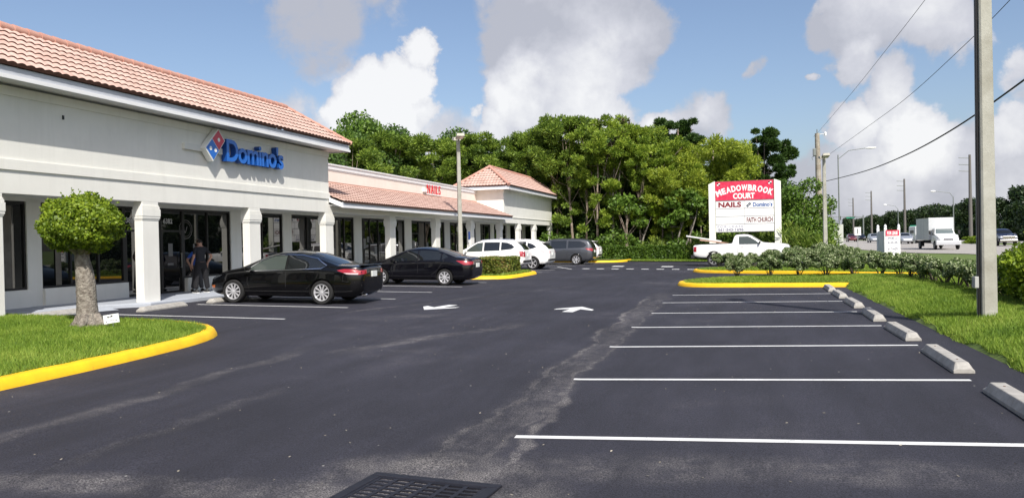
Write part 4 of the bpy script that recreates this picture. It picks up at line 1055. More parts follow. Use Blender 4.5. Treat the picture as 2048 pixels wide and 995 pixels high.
# box truck
def box_truck():
    t = thing('box_truck', 'white box truck driving towards the camera on the road', 'truck'); W = 2.4
    MB().box((-4.6,-1.25,1.05),(1.6,1.25,3.55)).build('cargo_box', mat('truck_box', (.54,.56,.57), .45, noise=(.6,.1)), t, bevel=.05)
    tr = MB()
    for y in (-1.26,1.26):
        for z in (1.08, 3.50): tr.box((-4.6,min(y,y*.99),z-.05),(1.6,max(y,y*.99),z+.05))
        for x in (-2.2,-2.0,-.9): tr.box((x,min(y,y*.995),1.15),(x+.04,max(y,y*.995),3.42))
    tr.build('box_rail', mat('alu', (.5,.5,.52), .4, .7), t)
    S = dict(L=3.0, W=W, r=.48, axles=(.62,), tumble=.12,
        top=[(0,2.35),(.08,2.42),(.9,2.45),(1.1,2.38),(1.40,1.85),(1.60,1.72),(2.4,1.60),(2.85,1.46),(3.0,1.25)],
        belt=[(0,1.5),(1.6,1.52),(2.4,1.42),(3.0,.9)],
        plan=[(0,1.02),(.1,1.05),(1.3,1.05),(1.6,1.10),(2.5,1.12),(2.88,1.0),(3.0,.84)], bot=[(0,.62),(.3,.55),(2.6,.55),(3,.62)])
    b, bvh = make_body(S, P_white); b.parent = t; b.location = (3.15,0,0)
    parts = [panel(bvh, [(-.88,1.78),(.88,1.78),(.80,2.30),(-.80,2.30)], 'end', 1, 'windshield', mat('truck_glass', (.10,.13,.13), .05, spec=.9), t, .01)]
    for sy in (1,-1):
        parts.append(panel(bvh, [(-1.25,2.25),(-1.25,1.62),(-.1,1.60),(-.35,2.2)], 'side', sy, 'side_window', M_cglass, t, .008))
        parts.append(panel(bvh, [(sy*a, c) for a, c in ((.62,1.02),(.88,1.0),(.86,1.22),(.66,1.24))], 'end', 1, 'headlight', M_head, t, .015))
    parts.append(panel(bvh, [(-.48,1.0),(.48,1.0),(.42,1.40),(-.42,1.40)], 'end', 1, 'grille', mat('grille_grey', (.25,.25,.26), .4, .6), t, .015))
    for p in parts: p.location = (3.15,0,0)
    MB().box((4.40,-1.2,.50),(4.80,1.2,.96)).build('bumper', mat('bumper_silver', (.55,.56,.58), .4, .4), t, bevel=.05)
    MB().box((4.781,-.5,.62),(4.79,.5,.74)).build('bumper_slot', M_dark, t)
    MB().box((-4.6,-.45,.65),(2.2,.45,1.04)).build('chassis', M_dark, t)
    MB().box((-4.75,-1.2,.70),(-4.62,1.2,.95)).build('rear_step', M_dark, t)
    for sy in (1,-1):
        mb = MB(); mb.tube([(2.9,sy*1.05,2.1),(3.0,sy*1.42,2.15),(3.0,sy*1.42,1.6),(2.9,sy*1.05,1.6)], .02, 6); mb.cbox((3.0,sy*1.42,1.9),(.08,.2,.4)); mb.build('wing_mirror', M_dark, t)
        MB().box((-3.0,sy*1.0-.2,.3),(-2.6,sy*1.0+.2,.9)).build('mud_flap', M_dark, t)
    S2 = dict(S, axles=(-3.4+.0, 3.77)); add_wheels(t, S2, 8, rim=mat('steel_rim', (.5,.5,.5), .5, .3)); return t
bt = box_truck(); bt.scale = (.9,.9,.88); bt.location = (19.2, 86.6, .145); bt.rotation_euler = (0,0,R(-90))

# distant traffic
def traffic(make, label, pm, x, y, rz=-90, **k):
    o = make(label, pm, **k); o.name = 'car'; o.location = (x, y, .145); o.rotation_euler = (0,0,R(rz)); o['group'] = 'traffic on the far road'; return o
traffic(suv, 'silver blue car on the road just left of the box truck', P_silver, 25.0, 134, kind='b', spokes=5)
traffic(suv, 'silver car on the road left of the white lease sign posts', P_silver, 24.6, 160, kind='b', spokes=5)
traffic(suv, 'dark red car on the far road', P_red, 24.3, 188, kind='b', spokes=5)
traffic(suv, 'white car with dark windows in front of the grey box post on the far road', P_white, 18.9, 172, kind='a')
traffic(suv, 'small white car behind the dark red car at the far junction', P_white, 25.2, 225, kind='a')
traffic(suv, 'dark car farthest left on the road beside the wooden pole', P_navy, 11.9+1.6, 215, kind='b')
traffic(suv, 'dark car queued behind the dark red car', P_black, 28.6, 205, kind='b')
vn = thing('camper_van', 'white boxy camper behind the box truck under the green road sign', 'van', (31.0-2.6, 140, .145), R(-90), 'traffic on the far road')
MB().box((-2.6,-1.1,.45),(2.3,1.1,2.75)).build('body', P_white, vn, bevel=.12)
MB().box((2.2,-1.0,.45),(2.9,1.0,1.5)).build('hood', P_white, vn, bevel=.15)
MB().box((2.301,-.9,1.55),(2.32,.9,2.15)).build('windshield', M_cglass, vn)
for y in (1.101,-1.101): MB().box((-1.6,min(y,y*1.004),1.6),(1.2,max(y,y*1.004),2.1)).build('side_window', M_cglass, vn)
add_wheels(vn, dict(W=2.1, r=.36, axles=(-1.6,1.7)), 6)
# ------------------------------------------------------------------ signs and poles
M_post = mat('sign_post_cream', (.80,.80,.70), .7, noise=(2,.05))
M_pole = mat('pole_concrete', (.40,.395,.345), .85, noise=(1.6,.28,(.27,.26,.215)), bump=(30,.4,.01))
M_head2 = mat('lamp_housing', (.42,.40,.33), .6, noise=(4,.2))
M_wood = mat('pole_wood', (.36,.335,.28), .9, noise=(2,.3,(.22,.18,.13)), bump=(30,.5,.02))
M_grey = mat('grey_metal', (.20,.22,.21), .6, .3)
M_wire = mat('wire', (.02,.02,.022), .7)
M_crim = mat('sign_crimson', (.58,.008,.055), .45, noise=(5,.12,(.66,.05,.10)))
M_maroon = mat('sign_maroon', (.20,.012,.02), .5)
M_ltgrey = mat('letter_grey', (.20,.20,.27), .6)
M_dred = mat('letter_red', (.42,.03,.035), .5)

# tall plaza sign, slightly turned
ang = R(-1.6)
ms = thing('plaza_sign', 'tall white two-post plaza sign with a red Meadowbrook Court panel behind the pickup', 'sign', (.42, 58.3, .03), ang)
for sx in (-1, 1):
    mb = MB(); x0, x1 = sx*2.04, sx*2.50; lo, hi = min(x0, x1), max(x0, x1)
    top = [(lo, 5.62 if sx < 0 else 5.84), (hi, 5.84 if sx < 0 else 5.66)]
    mb.add([(lo,-.28,0),(hi,-.28,0),(hi,.28,0),(lo,.28,0),(lo,-.28,top[0][1]),(hi,-.28,top[1][1]),(hi,.28,top[1][1]),(lo,.28,top[0][1])], [(0,3,2,1),(4,5,6,7),(0,1,5,4),(1,2,6,5),(2,3,7,6),(3,0,4,7)])
    mb.build('post', M_post, ms, bevel=.02)
MB().box((-2.038,-.22,2.10),(2.038,.22,5.80)).build('cabinet', mat('cabinet_edge', (.30,.06,.08), .5), ms)
MB().box((-2.0,-.232,4.42),(2.0,-.2205,5.76)).build('header_panel', M_crim, ms)
rows_ = [4.36, 3.80, 3.24, 2.68, 2.12]
for i in range(4):
    for j in (0,1):
        MB().box((-2.0+j*2.01,-.232,rows_[i+1]+.02),(-.01+j*2.01,-.2205,rows_[i]-.02)).build('tenant_panel', M_white, ms)
MB().box((-2.037,-.221,2.101),(2.037,-.2202,4.41)).build('panel_divider', mat('divider', (.18,.18,.18), .6), ms)
Mf = Matrix.Translation((0,-.234,0)) @ face_matrix((0,0,0), (1,0,0), (0,0,1))
hd = MB()
word = 'MEADOWBROOK'; widths = [.40,.30,.36,.34,.36,.44,.33,.33,.36,.36,.34]; tot = sum(widths)+.015*10; x = -tot/2
for ch, w in zip(word, widths):
    xc = (x+w/2); k = xc/(tot/2); z = 5.30-.42*k*k*1.0; a = -k*.42
    M = Mf @ Matrix.Translation((xc*.97, z-.02, 0)) @ Matrix.Rotation(a, 4, 'Z')
    put_text(hd, ch, M, -w*.46, -.21, w*.92, .45, .006, .045); x += w+.015
put_text(hd, 'COURT', Mf, -.78, 4.50, 1.5, .42, .006, .04)
for sx in (-1,1):
    for (a,b) in ((0,0),(1,1)): MB().box((sx*1.78-.12+a*.11,-.237,5.50+b*.09),(sx*1.78-.12+a*.11+.11,-.233,5.50+b*.09+.09)).build('header_check', M_white, ms)
hd.build('header_lettering', M_white, ms)
for sx in (-1,1):
    for (a,b) in ((1,0),(0,1)): MB().box((sx*1.78-.12+a*.11,-.237,5.50+b*.09),(sx*1.78-.12+a*.11+.11,-.233,5.50+b*.09+.09)).build('header_check', M_frame, ms)
t_ = MB(); put_text(t_, 'NAILS', Mf, -1.82, 3.90, 1.6, .40, .005, .045); t_.build('nails_lettering', M_maroon, ms)
t_ = MB(); put_text(t_, "Domino's", Mf, .58, 3.90, 1.34, .32, .005, .035); t_.build('pizza_lettering', mat('letter_blue', (.03,.10,.30), .5), ms)
t_ = MB()
for k, (px, pz) in enumerate(((.22,3.98),(.36,4.12))):
    Mq = Mf @ Matrix.Translation((px, pz, 0)) @ Matrix.Rotation(R(45), 4, 'Z'); t_.box((-.085,-.085,0),(.085,.085,.005), 0, Mq)
t_.build('pizza_emblem', mat('letter_slate', (.05,.07,.10), .5), ms)
t_ = MB()
for px, pz in ((.18,3.95),(.27,4.0),(.36,4.12)): t_.lathe([(0,0),(.022,0),(.022,.007),(0,.007)], 10, Mf @ Matrix.Translation((px,pz,0)))
t_.build('emblem_dots', M_white, ms)
t_ = MB(); put_text(t_, 'FAITH CHURCH', Mf, .14, 2.79, 1.78, .36, .005, .032); t_.build('church_lettering', mat('letter_brown', (.17,.06,.06), .5), ms)
t_ = MB(); put_text(t_, 'FOR LEASE', Mf, -1.9, 2.43, 1.8, .17, .005, .012, spacing=1.3); t_.build('lease_lettering', mat('letter_faded', (.30,.30,.38), .6), ms)
t_ = MB(); put_text(t_, '561-543-1696', Mf, -1.86, 2.18, 1.78, .21, .005, .03); t_.build('lease_number', M_ltgrey, ms)

# V-shaped lease sign
ls = thing('lease_sign', 'white three-post V-shaped FOR LEASE sign with round finials on the lawn', 'sign', (6.95, 40.2, .12), R(0))
M_wpost = mat('post_white', (.80,.80,.80), .5)
A, B, Cp = (-.20, .40), (.42, .60), (-.32, 1.70)
for (x, y) in (A, B, Cp):
    mb = MB(); mb.box((x-.055,y-.055,0),(x+.055,y+.055,1.98)); mb.box((x-.065,y-.065,1.86),(x+.065,y+.065,1.90))
    mb.lathe([(.055,1.98),(.065,2.02),(.05,2.08),(.02,2.12),(0,2.13)], 12, Matrix.Translation((x,y,0))); mb.build('post', M_wpost, ls, bevel=.006)
d = Vector((B[0]-A[0], B[1]-A[1], 0)); w = d.length; Ms = face_matrix((A[0], A[1]-.06, .62), d, (0,0,1))
MB().box((.02,0,-.02),(w-.02,1.20,.02), 0, Ms).build('front_panel', M_white, ls)
MB().box((.0,.95,.021),(w,1.22,.03), 0, Ms).build('header_panel', M_crim, ls)
Mt = Ms @ Matrix.Translation((0,0,.031))
t_ = MB(); put_text(t_, 'FOR LEASE', Mt, .06, 1.0, w-.14, .17, .003, .03); t_.build('header_lettering', M_white, ls)
t_ = MB(); Mt = Ms @ Matrix.Translation((0,0,.021))
put_text(t_, 'INPHOMET LLC', Mt, .08, .78, w-.16, .12, .003, .025); put_text(t_, '561-543-1696', Mt, .08, .57, w-.16, .13, .003, .035)
put_text(t_, 'or', Mt, .28, .45, .08, .06, .003); put_text(t_, '561-714-6270', Mt, .08, .26, w-.16, .13, .003, .035); [t_.box((.08+k*.055, .12, 0), (.08+k*.055+.035, .165+.012*(k%3), .003), 0, Mt) for k in range(int((w-.16)/.055))]
t_.build('lettering', M_ltgrey, ls)
d = Vector((A[0]-Cp[0], A[1]-Cp[1], 0)); Ms = face_matrix((Cp[0]-.0, Cp[1], .50), d, (0,0,1))
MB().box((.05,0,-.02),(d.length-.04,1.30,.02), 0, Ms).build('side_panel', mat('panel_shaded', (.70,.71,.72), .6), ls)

# parking-lot lights with twin shoebox heads
def light_pole(label, x, y, z, h, w0, w1, rz=0., arms=(1,-1), box=False):
    t = thing('street_lamp', label, 'lamp post', (x, y, z), rz, None)
    mb = MB(); n = 8; ch = .22
    def ring(w, zz): 
        a = w/2; c = a*(1-ch); return [(a,-c,zz),(a,c,zz),(c,a,zz),(-c,a,zz),(-a,c,zz),(-a,-c,zz),(-c,-a,zz),(c,-a,zz)]
    v = ring(w0, -.2)+ring(w0*.6+w1*.4, h*.4)+ring(w1, h)
    f = [(i*n+k, i*n+(k+1)%n, (i+1)*n+(k+1)%n, (i+1)*n+k) for i in range(2) for k in range(n)]+[tuple(range(n)), tuple(2*n+k for k in range(n))]
    mb.add(v, f); mb.build('pole', M_pole, t)
    for s in arms:
        MB().tube([(0,0,h-.08),(0,s*.30,h+.02)], .035, 8).build('arm', M_grey, t)
        hd = MB(); a = [(-.20,s*.25,h-.04),(.20,s*.25,h-.04),(.22,s*.85,h+.06),(-.22,s*.85,h+.06),(-.17,s*.27,h+.12),(.17,s*.27,h+.12),(.19,s*.80,h+.22),(-.19,s*.80,h+.22)]
        hd.add(a, [(0,3,2,1),(4,5,6,7),(0,1,5,4),(1,2,6,5),(2,3,7,6),(3,0,4,7)]); q = hd.build('lamp_head', M_head2, t, bevel=.02)
        ln = MB(); ln.add([(-.15,s*.36,h-.035),(.15,s*.36,h-.035),(.16,s*.76,h+.032),(-.16,s*.76,h+.032)], [(0,1,2,3)]); ln.build('lens', mat('lamp_lens', (.55,.52,.48), .2), t)
    return t
lp1 = light_pole('octagonal concrete lamp pole with twin heads before the clipped kerb hedge', -14.4, 39.0, .2, 7.15, .25, .17, R(30))
MB().box((-.08,-.08,6.35),(.08,.08,6.9)).build('bracket', M_grey, lp1)
lp2 = light_pole('nearest grey concrete lamp pole with a dark conduit, standing on the right lawn', 4.14, 15.25, .30, 7.5, .255, .20, R(12), arms=(1,))
mb = MB(); mb.tube([(-.150,-.03,.0),(-.146,-.03,1.4),(-.122,-.03,7.2)], .024, 8); mb.build('conduit', M_frame, lp2)
MB().cbox((-.20,-.02,.62),(.07,.11,.20)).build('junction_box', mat('jbox', (.36,.36,.34), .6), lp2, bevel=.01)
lp3 = light_pole('concrete lamp pole with olive twin heads standing in the variegated shrubs', 5.15, 51.5, .13, 6.45, .26, .17, R(4))

# wooden utility pole
up = thing('utility_pole', 'tall weathered wooden utility pole with transformer and thick cable', 'utility pole', (7.95, 84.0, .12))
mb = MB(); mb.tube([(0,0,-.2),(-.08,0,6),(-.16,0,12.0)], [.34,.30,.22], 12); mb.build('pole', M_wood, up)
MB().cbox((-.42,0,10.1),(.34,.34,.75)).build('transformer', M_grey, up, bevel=.05)
mb = MB(); mb.tube([(-.16,0,11.9),(-.16,0,12.4)], .05, 8); mb.tube([(-.5,0,11.7),(.2,0,12.0)], .03, 6); mb.tube([(-.2,0,9.8),(-.7,0,9.6),(-.6,0,9.3)], .03, 6); mb.build('insulator', M_grey, up)
mb = MB(); mb.lathe([(0,0),(.10,.02),(.12,.3),(.05,.42),(0,.45)], 10, Matrix.Translation((.62,0,11.7))); mb.tube([(-.1,0,11.9),(.6,0,11.9)], .03, 6); mb.build('cutout', M_white, up)
# overhead wires: hung from the pole towards the viewer's side
def wire(label, pts, r):
    o = MB(); P = [Vector(p) for p in pts]; out = []
    n = 40
    for i in range(n+1):
        t = i/n; k = t*(len(P)-1); a = min(int(k), len(P)-2); f = k-a
        p0, p1, p2, p3 = P[max(a-1,0)], P[a], P[a+1], P[min(a+2,len(P)-1)]
        out.append(.5*((2*p1)+(-p0+p2)*f+(2*p0-5*p1+4*p2-p3)*f*f+(-p0+3*p1-3*p2+p3)*f**3))
    o.tube(out, r, 5)
    q = o.build('overhead_wire', M_wire); return props(q, label, 'cable')
def onX(px, py, X):
    d = RM @ Vector(((px-1024)/1540., -(py-497.5)/1540., -1.)); t = X/d.x; return (X, d.y*t, HC+d.z*t)
for lab, pts, r in (('thick black cable sagging from the wooden pole to the upper right', [(1640,365),(1720,345),(1800,315),(1900,262),(2048,160),(2250,0)], .028),
                    ('thin upper wire rising steeply from the wooden pole top', [(1633,268),(1700,190),(1780,90),(1850,0),(1930,-110)], .011),
                    ('thin wire rising from the twin lamp pole area, between the other two', [(1640,322),(1740,250),(1820,190),(1940,80),(2020,0),(2100,-90)], .011)):
    P = [onX(a, b, 7.4) for a, b in pts]; wire(lab, P, r)
wire('short black cable descending from the wooden pole to the left behind the round tree', [(7.4,84,7.75),(7.2,105,5.6),(7.0,130,4.6)], .035)

# grey box post and tall street light in one stand
sl = thing('street_lamp', 'tall thin street light rising from a white post with a grey box', 'street light', (8.9, 76.6, .13))
MB().tube([(0,0,2.2),(-.03,0,9.0)], [.07,.05], 8).build('pole', M_grey, sl)
mb = MB(); mb.tube([(-.03,0,8.6),(.9,0,9.35),(2.4,0,9.5)], .035, 6); mb.build('arm', M_grey, sl)
mb = MB(); mb.lathe([(0,-.5),(.10,-.4),(.16,0),(.12,.35),(0,.5)], 10, Matrix.Translation((2.75,0,9.5)) @ Matrix.Rotation(R(90),4,'Y') @ Matrix.Scale(.6,4,(1,0,0))); mb.build('lamp_head', M_white, sl, smooth=True)
MB().box((-.05,-.16,0),(.27,.16,2.3)).build('post', mat('post_pale', (.62,.62,.60), .7), sl)
MB().box((-.62,-.3,.75+.25),(.28,-.17,2.35+.25)).build('meter_box', mat('box_grey', (.50,.51,.47), .6), sl, bevel=.02)
def cobra(label, x, y, h, s=-1, reach=2.2):
    t = thing('street_lamp', label, 'street light', (x, y, .13)); 
    MB().tube([(0,0,0),(0,0,h-1.0)], [.11,.07], 8).build('pole', M_grey, t)
    MB().tube([(0,0,h-1.05),(s*.5,0,h-.35),(s*reach,0,h)], .045, 6).build('arm', M_grey, t)
    MB().lathe([(0,-.4),(.12,-.3),(.17,0),(.12,.3),(0,.45)], 8, Matrix.Translation((s*(reach+.35),0,h)) @ Matrix.Rotation(R(90),4,'Y')).build('lamp_head', M_white, t, smooth=True)
    return t
cobra('street light with its arm over the road just right of the round tree top', 8.3, 135, 9.5, 1, 1.2)
cobra('street light standing behind the green road sign, arm over the road', 33.0, 183, 7.9)
cobra('street light rising behind the box truck, arm over the road', 33.4, 140, 8.4, -1, 2.6)
cobra('small distant street light left of the second tall steel pole', 33.0, 300, 9.0)
cobra('most distant street light near the traffic signals', 33.0, 420, 9.5)
# steel transmission poles
protoT = None
for i, (x, y, lab) in enumerate(((33.8, 132, 'nearest tall dark steel transmission pole, just left of the near lamp pole'), (34.4, 183.5, 'second tall steel transmission pole, left of the box truck'), (34.8, 229.5, 'third tall steel transmission pole, above the lease sign'), (35.4, 269, 'fourth steel transmission pole, smaller, toward the junction'), (38.0, 356, 'farthest steel transmission pole beside the thin street light'))):
    if protoT is None:
        t = thing('transmission_pole', lab, 'utility pole', (x, y, .1), 0, 'steel transmission poles along the road'); protoT = t
        MB().tube([(0,0,0),(0,0,13.4)], [.30,.17], 10).build('pole', mat('weathered_steel', (.13,.12,.11), .8), t)
        for zz in (13.0, 12.0, 11.0): MB().tube([(0,0,zz-.12),(-1.5,0,zz)], .06, 6).build('arm', M_grey, t)
    else: dup(protoT, (x, y, .1), 0, lab)
# traffic signals across the junction
tsg = thing('traffic_signal', 'long dark mast arm with hanging signals at the far junction', 'traffic light', (2.2, 250, .1))
MB().tube([(0,0,0),(0,0,7.2)], .18, 8).build('pole', M_grey, tsg); MB().tube([(0,0,6.9),(11.5,0,7.3)], .11, 6).build('arm', M_grey, tsg)
for x in (4.0, 7.5, 10.8): MB().box((x-.18,-.15,6.3),(x+.18,.15,7.35)).build('signal_head', mat('signal_black', (.03,.03,.025), .6), tsg)
tsg2 = thing('traffic_signal', 'mast arm with signals over the far lanes, in front of the dark tree line', 'traffic light', (33.5, 235, .1))
MB().tube([(0,0,0),(0,0,7.0)], .18, 8).build('pole', M_grey, tsg2); MB().tube([(0,0,6.6),(-14,0,6.9)], .11, 6).build('arm', M_grey, tsg2)
for x in (-6.0, -9.5, -13): MB().box((x-.2,-.15,5.8),(x+.2,.15,6.9)).build('signal_head', mat('signal_black', (.03,.03,.025), .6), tsg2)
MB().box((-4.4,-.05,6.2),(-2.2,.05,6.7)).build('street_name', mat('sign_green', (.01,.22,.13), .5), tsg2)
# green road sign
gs = thing('road_sign', 'green road direction sign on two posts left of the box truck', 'sign', (29.4, 146, .13))
for x in (-.7,.7): MB().tube([(x,0,0),(x,0,2.5)], .05, 6).build('post', M_grey, gs)
MB().box((-1.25,-.03,2.1),(1.25,.03,3.0)).build('panel', mat('sign_green', (.01,.22,.13), .5), gs)
mb = MB(); mb.box((-1.0,-.04,2.62),(.6,-.032,2.70)); mb.box((-1.0,-.04,2.35),(.3,-.032,2.43)); mb.build('legend', M_white, gs)
# white road sign
ws_ = thing('road_sign', 'small white rectangular road sign on a thin post beside the driveway apron', 'sign', (12.6, 92.5, .13))
MB().tube([(0,0,0),(0,0,2.3)], .035, 6).build('post', mat('galv', (.4,.4,.4), .5, .6), ws_)
MB().box((-.33,-.02,1.55),(.33,.02,2.45)).build('panel', M_white, ws_); MB().box((-.10,-.026,1.75),(.06,-.021,2.25)).build('symbol', M_grey, ws_)
# guy pole leaning
gp = thing('guy_pole', 'short pale leaning pole left of the wooden pole foot', 'pole', (6.0, 95, .1)); MB().tube([(0,0,0),(-1.3,0,4.6)], .10, 8).build('pole', mat('post_pale', (.62,.62,.60), .7), gp)
gp2 = thing('utility_pole', 'thin pale distant pole left of the wooden utility pole', 'pole', (8.5, 190, .1)); MB().tube([(0,0,0),(0,0,9.3)], .13, 8).build('pole', M_pole, gp2)

# little sign on a wire stake by the tree
ys = thing('yard_sign', 'small tilted white printed sign on a wire stake at the clipped tree foot', 'sign', (-11.62, 12.05, .29), R(10))
MB().box((-.16,-.006,.10),(.16,.006,.27), 0, Matrix.Rotation(R(-8),4,'Y')).build('panel', M_white, ys)
mb = MB(); mb.tube([(.0,.012,0),(.0,.012,.2)], .006, 6); mb.build('stake', M_grey, ys)
t_ = MB(); My = Matrix.Rotation(R(-8),4,'Y') @ face_matrix((0,-.007,0),(1,0,0),(0,0,1)); [t_.box((a, .10+b, 0), (a+c, .10+b+d, .002), 0, My) for a, b, c, d in ((-.07,.11,.03,.03),(-.03,.115,.025,.012),(.0,.12,.035,.03),(-.11,.02,.012,.03),(.09,.03,.02,.02),(-.04,.05,.06,.008),(.03,.055,.05,.008))]; t_.build('printing', M_dark, ys)
for k in (0,1): pass
# ------------------------------------------------------------------ vegetation
def leaf_quads(P, size, rg, aspect=1.6, nrm=None, fold=True):
    """one two-triangle diamond leaf per point"""
    n = len(P); a = rg.normal(size=(n,3)); a /= np.linalg.norm(a, axis=1)[:,None]
    if nrm is not None: b = nrm+rg.normal(size=(n,3))*.6
    else: b = rg.normal(size=(n,3)); 
    b = np.cross(a, b); b /= np.linalg.norm(b, axis=1)[:,None]+1e-9
    s = (size*rg.uniform(.6,1.35,n))[:,None]; a = a*s*aspect/2; b = b*s/2
    V = np.stack([P-a, P+b, P+a, P-b], 1).reshape(-1,3); I = np.arange(n)[:,None]*4
    return V, np.concatenate([I+0, I+1, I+2, I+3], 1)
def clump_points(centres, radii, n, rg, shell=.55):
    """points spread through overlapping clumps, denser towards their skin"""
    w = np.array([r[0]*r[1]*r[2] for r in radii])**.67; w /= w.sum(); idx = rg.choice(len(centres), n, p=w)
    d = rg.normal(size=(n,3)); d /= np.linalg.norm(d, axis=1)[:,None]; r = rg.uniform(shell**3, 1, n)**(1/3)
    r = r*(1+rg.normal(size=n)*.07)
    return np.array(centres)[idx]+d*r[:,None]*np.array(radii)[idx], d
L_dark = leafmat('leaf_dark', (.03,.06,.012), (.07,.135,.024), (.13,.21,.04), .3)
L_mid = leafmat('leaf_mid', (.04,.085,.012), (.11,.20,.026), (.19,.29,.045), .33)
L_lime = leafmat('leaf_lime', (.06,.11,.008), (.16,.24,.012), (.26,.34,.02), .35)
L_pine = leafmat('leaf_pine', (.05,.10,.016), (.17,.26,.033), (.31,.41,.06), .38)
L_pined = leafmat('leaf_pine_dark', (.018,.045,.010), (.045,.095,.016), (.08,.14,.026), .28)
L_brown = leafmat('leaf_brown', (.05,.04,.02), (.09,.08,.035), (.12,.13,.04), .2)
L_topi = leafmat('leaf_clipped', (.06,.11,.010), (.18,.27,.018), (.34,.43,.035), .38)
L_top2 = leafmat('leaf_hedge', (.03,.07,.008), (.075,.145,.016), (.14,.23,.025), .3)
L_red = leafmat('leaf_tip', (.05,.08,.01), (.12,.13,.02), (.20,.12,.035), .3)
L_var = leafmat('leaf_variegated', (.045,.09,.02), (.15,.22,.065), (.60,.64,.40), .3)
L_palm = leafmat('leaf_palmetto', (.05,.10,.012), (.15,.23,.03), (.34,.40,.08), .3)
M_bark = mat('bark_grey', (.36,.33,.28), .95, noise=(8,.45,(.09,.075,.06)), bump=(30,1.,.03))
M_barkp = mat('bark_pine', (.36,.30,.24), .95, noise=(5,.4,(.13,.09,.065)), bump=(20,.8,.03))
M_bark2 = mat('bark_dark', (.08,.065,.05), .95, noise=(5,.3))
def crown(name, centres, radii, n, size, m, parent, seed, shell=.5, aspect=1.6):
    rg = np.random.default_rng(seed); P, d = clump_points(centres, radii, n, rg, shell)
    V, Q = leaf_quads(P, size, rg, aspect, d); return fastmesh(name, V, Q, m, parent, 4)
def limbs(parent, base, top, r, ends, m, seed, lean=0.3, name='trunk'):
    rg = random.Random(seed); mb = MB(); b, t = Vector(base), Vector(top)
    pts = []; n = 7
    for i in range(n+1):
        k = i/n; pts.append(b.lerp(t, k)+Vector((math.sin(k*4+seed)*lean*k*.5, math.cos(k*3+seed)*lean*k*.5, 0)))
    mb.tube(pts, [r*(1.25 if i == 0 else 1-.72*i/n) for i in range(n+1)], 8)
    for e in ends:
        e = Vector(e); k = rg.uniform(.45,.9); a = pts[int(k*n)]; 
        if e.z < a.z+.2: a = pts[max(1,int(k*n)-2)]
        mid = a.lerp(e, .5)+Vector((rg.uniform(-.2,.2), rg.uniform(-.2,.2), -abs(e-a).length*.10 if hasattr(abs, 'x') else -(e-a).length*.10))
        mb.tube([a, mid, e], [r*.24, r*.16, r*.06], 5)
    return mb.build(name, m, parent, smooth=True)
def broad(name, label, cat, h, w, lm, seed, n=5200, size=.30, trunk=.22, low=.25, group=None, bark=None, nc=16):
    rg = random.Random(seed); t = thing(name, label, cat, (0,0,0), 0, group); cs = []; rs = []
    for i in range(nc):
        a = rg.uniform(0, 6.28); k = rg.random()**.5; z = rg.uniform(low, .93); prof = math.sin(min(1,(z-low)/(1-low)*1.0+.18)*math.pi*.86)**.6
        rr = w/2*k*prof*.8; s = rg.uniform(.16,.27)*w
        cs.append((rr*math.cos(a), rr*math.sin(a), z*h)); rs.append((s, s, s*.72))
    crown('crown', cs, rs, n, size, lm, t, seed)
    limbs(t, (0,0,-.3), (0,0,h*.72), trunk, cs[:8], bark or M_bark, seed); return t
def pine(name, label, h, w, lm, seed, n=5600, bare=.5, trunk=.17, group=None, lean=(0,0), np_=70):
    rg = random.Random(seed); t = thing(name, label, 'pine tree', (0,0,0), 0, group); cs = []; rs = []
    for i in range(np_):
        a = rg.uniform(0, 6.28); k = rg.random()**.5; z = bare+(1-bare)*rg.random()**.75*.94
        prof = math.sin(min(1.,(z-bare)/(1-bare)+.12)*math.pi*.80)**.7
        rr = w/2*k*prof; s = rg.uniform(.055,.125)*w
        
        if i%6 == 0: z = rg.uniform(bare*.45, bare); rr = w*.30*rg.random()**.5; s *= .8
        cs.append((rr*math.cos(a)+lean[0]*z, rr*math.sin(a)+lean[1]*z, z*h)); rs.append((s*rg.uniform(.8,1.25), s, s*rg.uniform(.55,.95)))
    g2 = np.random.default_rng(seed); P, d = clump_points(cs, rs, n, g2, .15)
    # needle tufts: narrow leaves pointing out of each puff
    s = g2.uniform(.09,.20,n)[:,None]; dd = d+g2.normal(size=(n,3))*.35+np.array([0,0,.35]); dd /= np.linalg.norm(dd,axis=1)[:,None]
    b = np.cross(dd, g2.normal(size=(n,3))); b /= np.linalg.norm(b,axis=1)[:,None]+1e-9
    V = np.stack([P-dd*s, P+b*.05, P+dd*s, P-b*.05],1).reshape(-1,3); I = np.arange(n)[:,None]*4
    fastmesh('crown', V, np.concatenate([I,I+1,I+2,I+3],1), lm, t, 4)
    limbs(t, (0,0,-.3), (lean[0],lean[1],h*.92), trunk, cs[:14], M_barkp, seed, .25); return t

# --- trees behind the back hedge and behind the shops
prot = {}
def plant_tree(key, make, x, y, label, rz=None, s=1.0, sz=1.0, z=None):
    if key not in prot:
        o = make(); prot[key] = o
    else: o = dup(prot[key])
    o.location = (x, y, gz(x)-.05 if z is None else z); o.rotation_euler = (0,0,random.uniform(0,6.28) if rz is None else rz); o.scale = (s, s, s*sz); o['label'] = label; return o
G1 = 'trees of the wood behind the plaza'
mkP1 = lambda: pine('pine_tree', '', 12.2, 6.4, L_pine, 11, 20000, .54, .13, G1, (-.8,0), 85)
mkP2 = lambda: pine('pine_tree', '', 12.0, 6.6, leafmat('leaf_pine_bright', (.07,.14,.018), (.23,.33,.035), (.42,.51,.07), .42), 22, 24000, .46, .12, G1, (.3,0), 90)
mkP3 = lambda: pine('pine_tree', '', 10.0, 7.6, leafmat('leaf_pine_lime', (.11,.17,.02), (.28,.36,.035), (.46,.52,.07), .42), 33, 26000, .42, .18, G1, (0,0), 100)
mkP4 = lambda: pine('pine_tree', '', 12.6, 6.0, L_pined, 44, 40000, .48, .14, G1, (.6,0), 75)
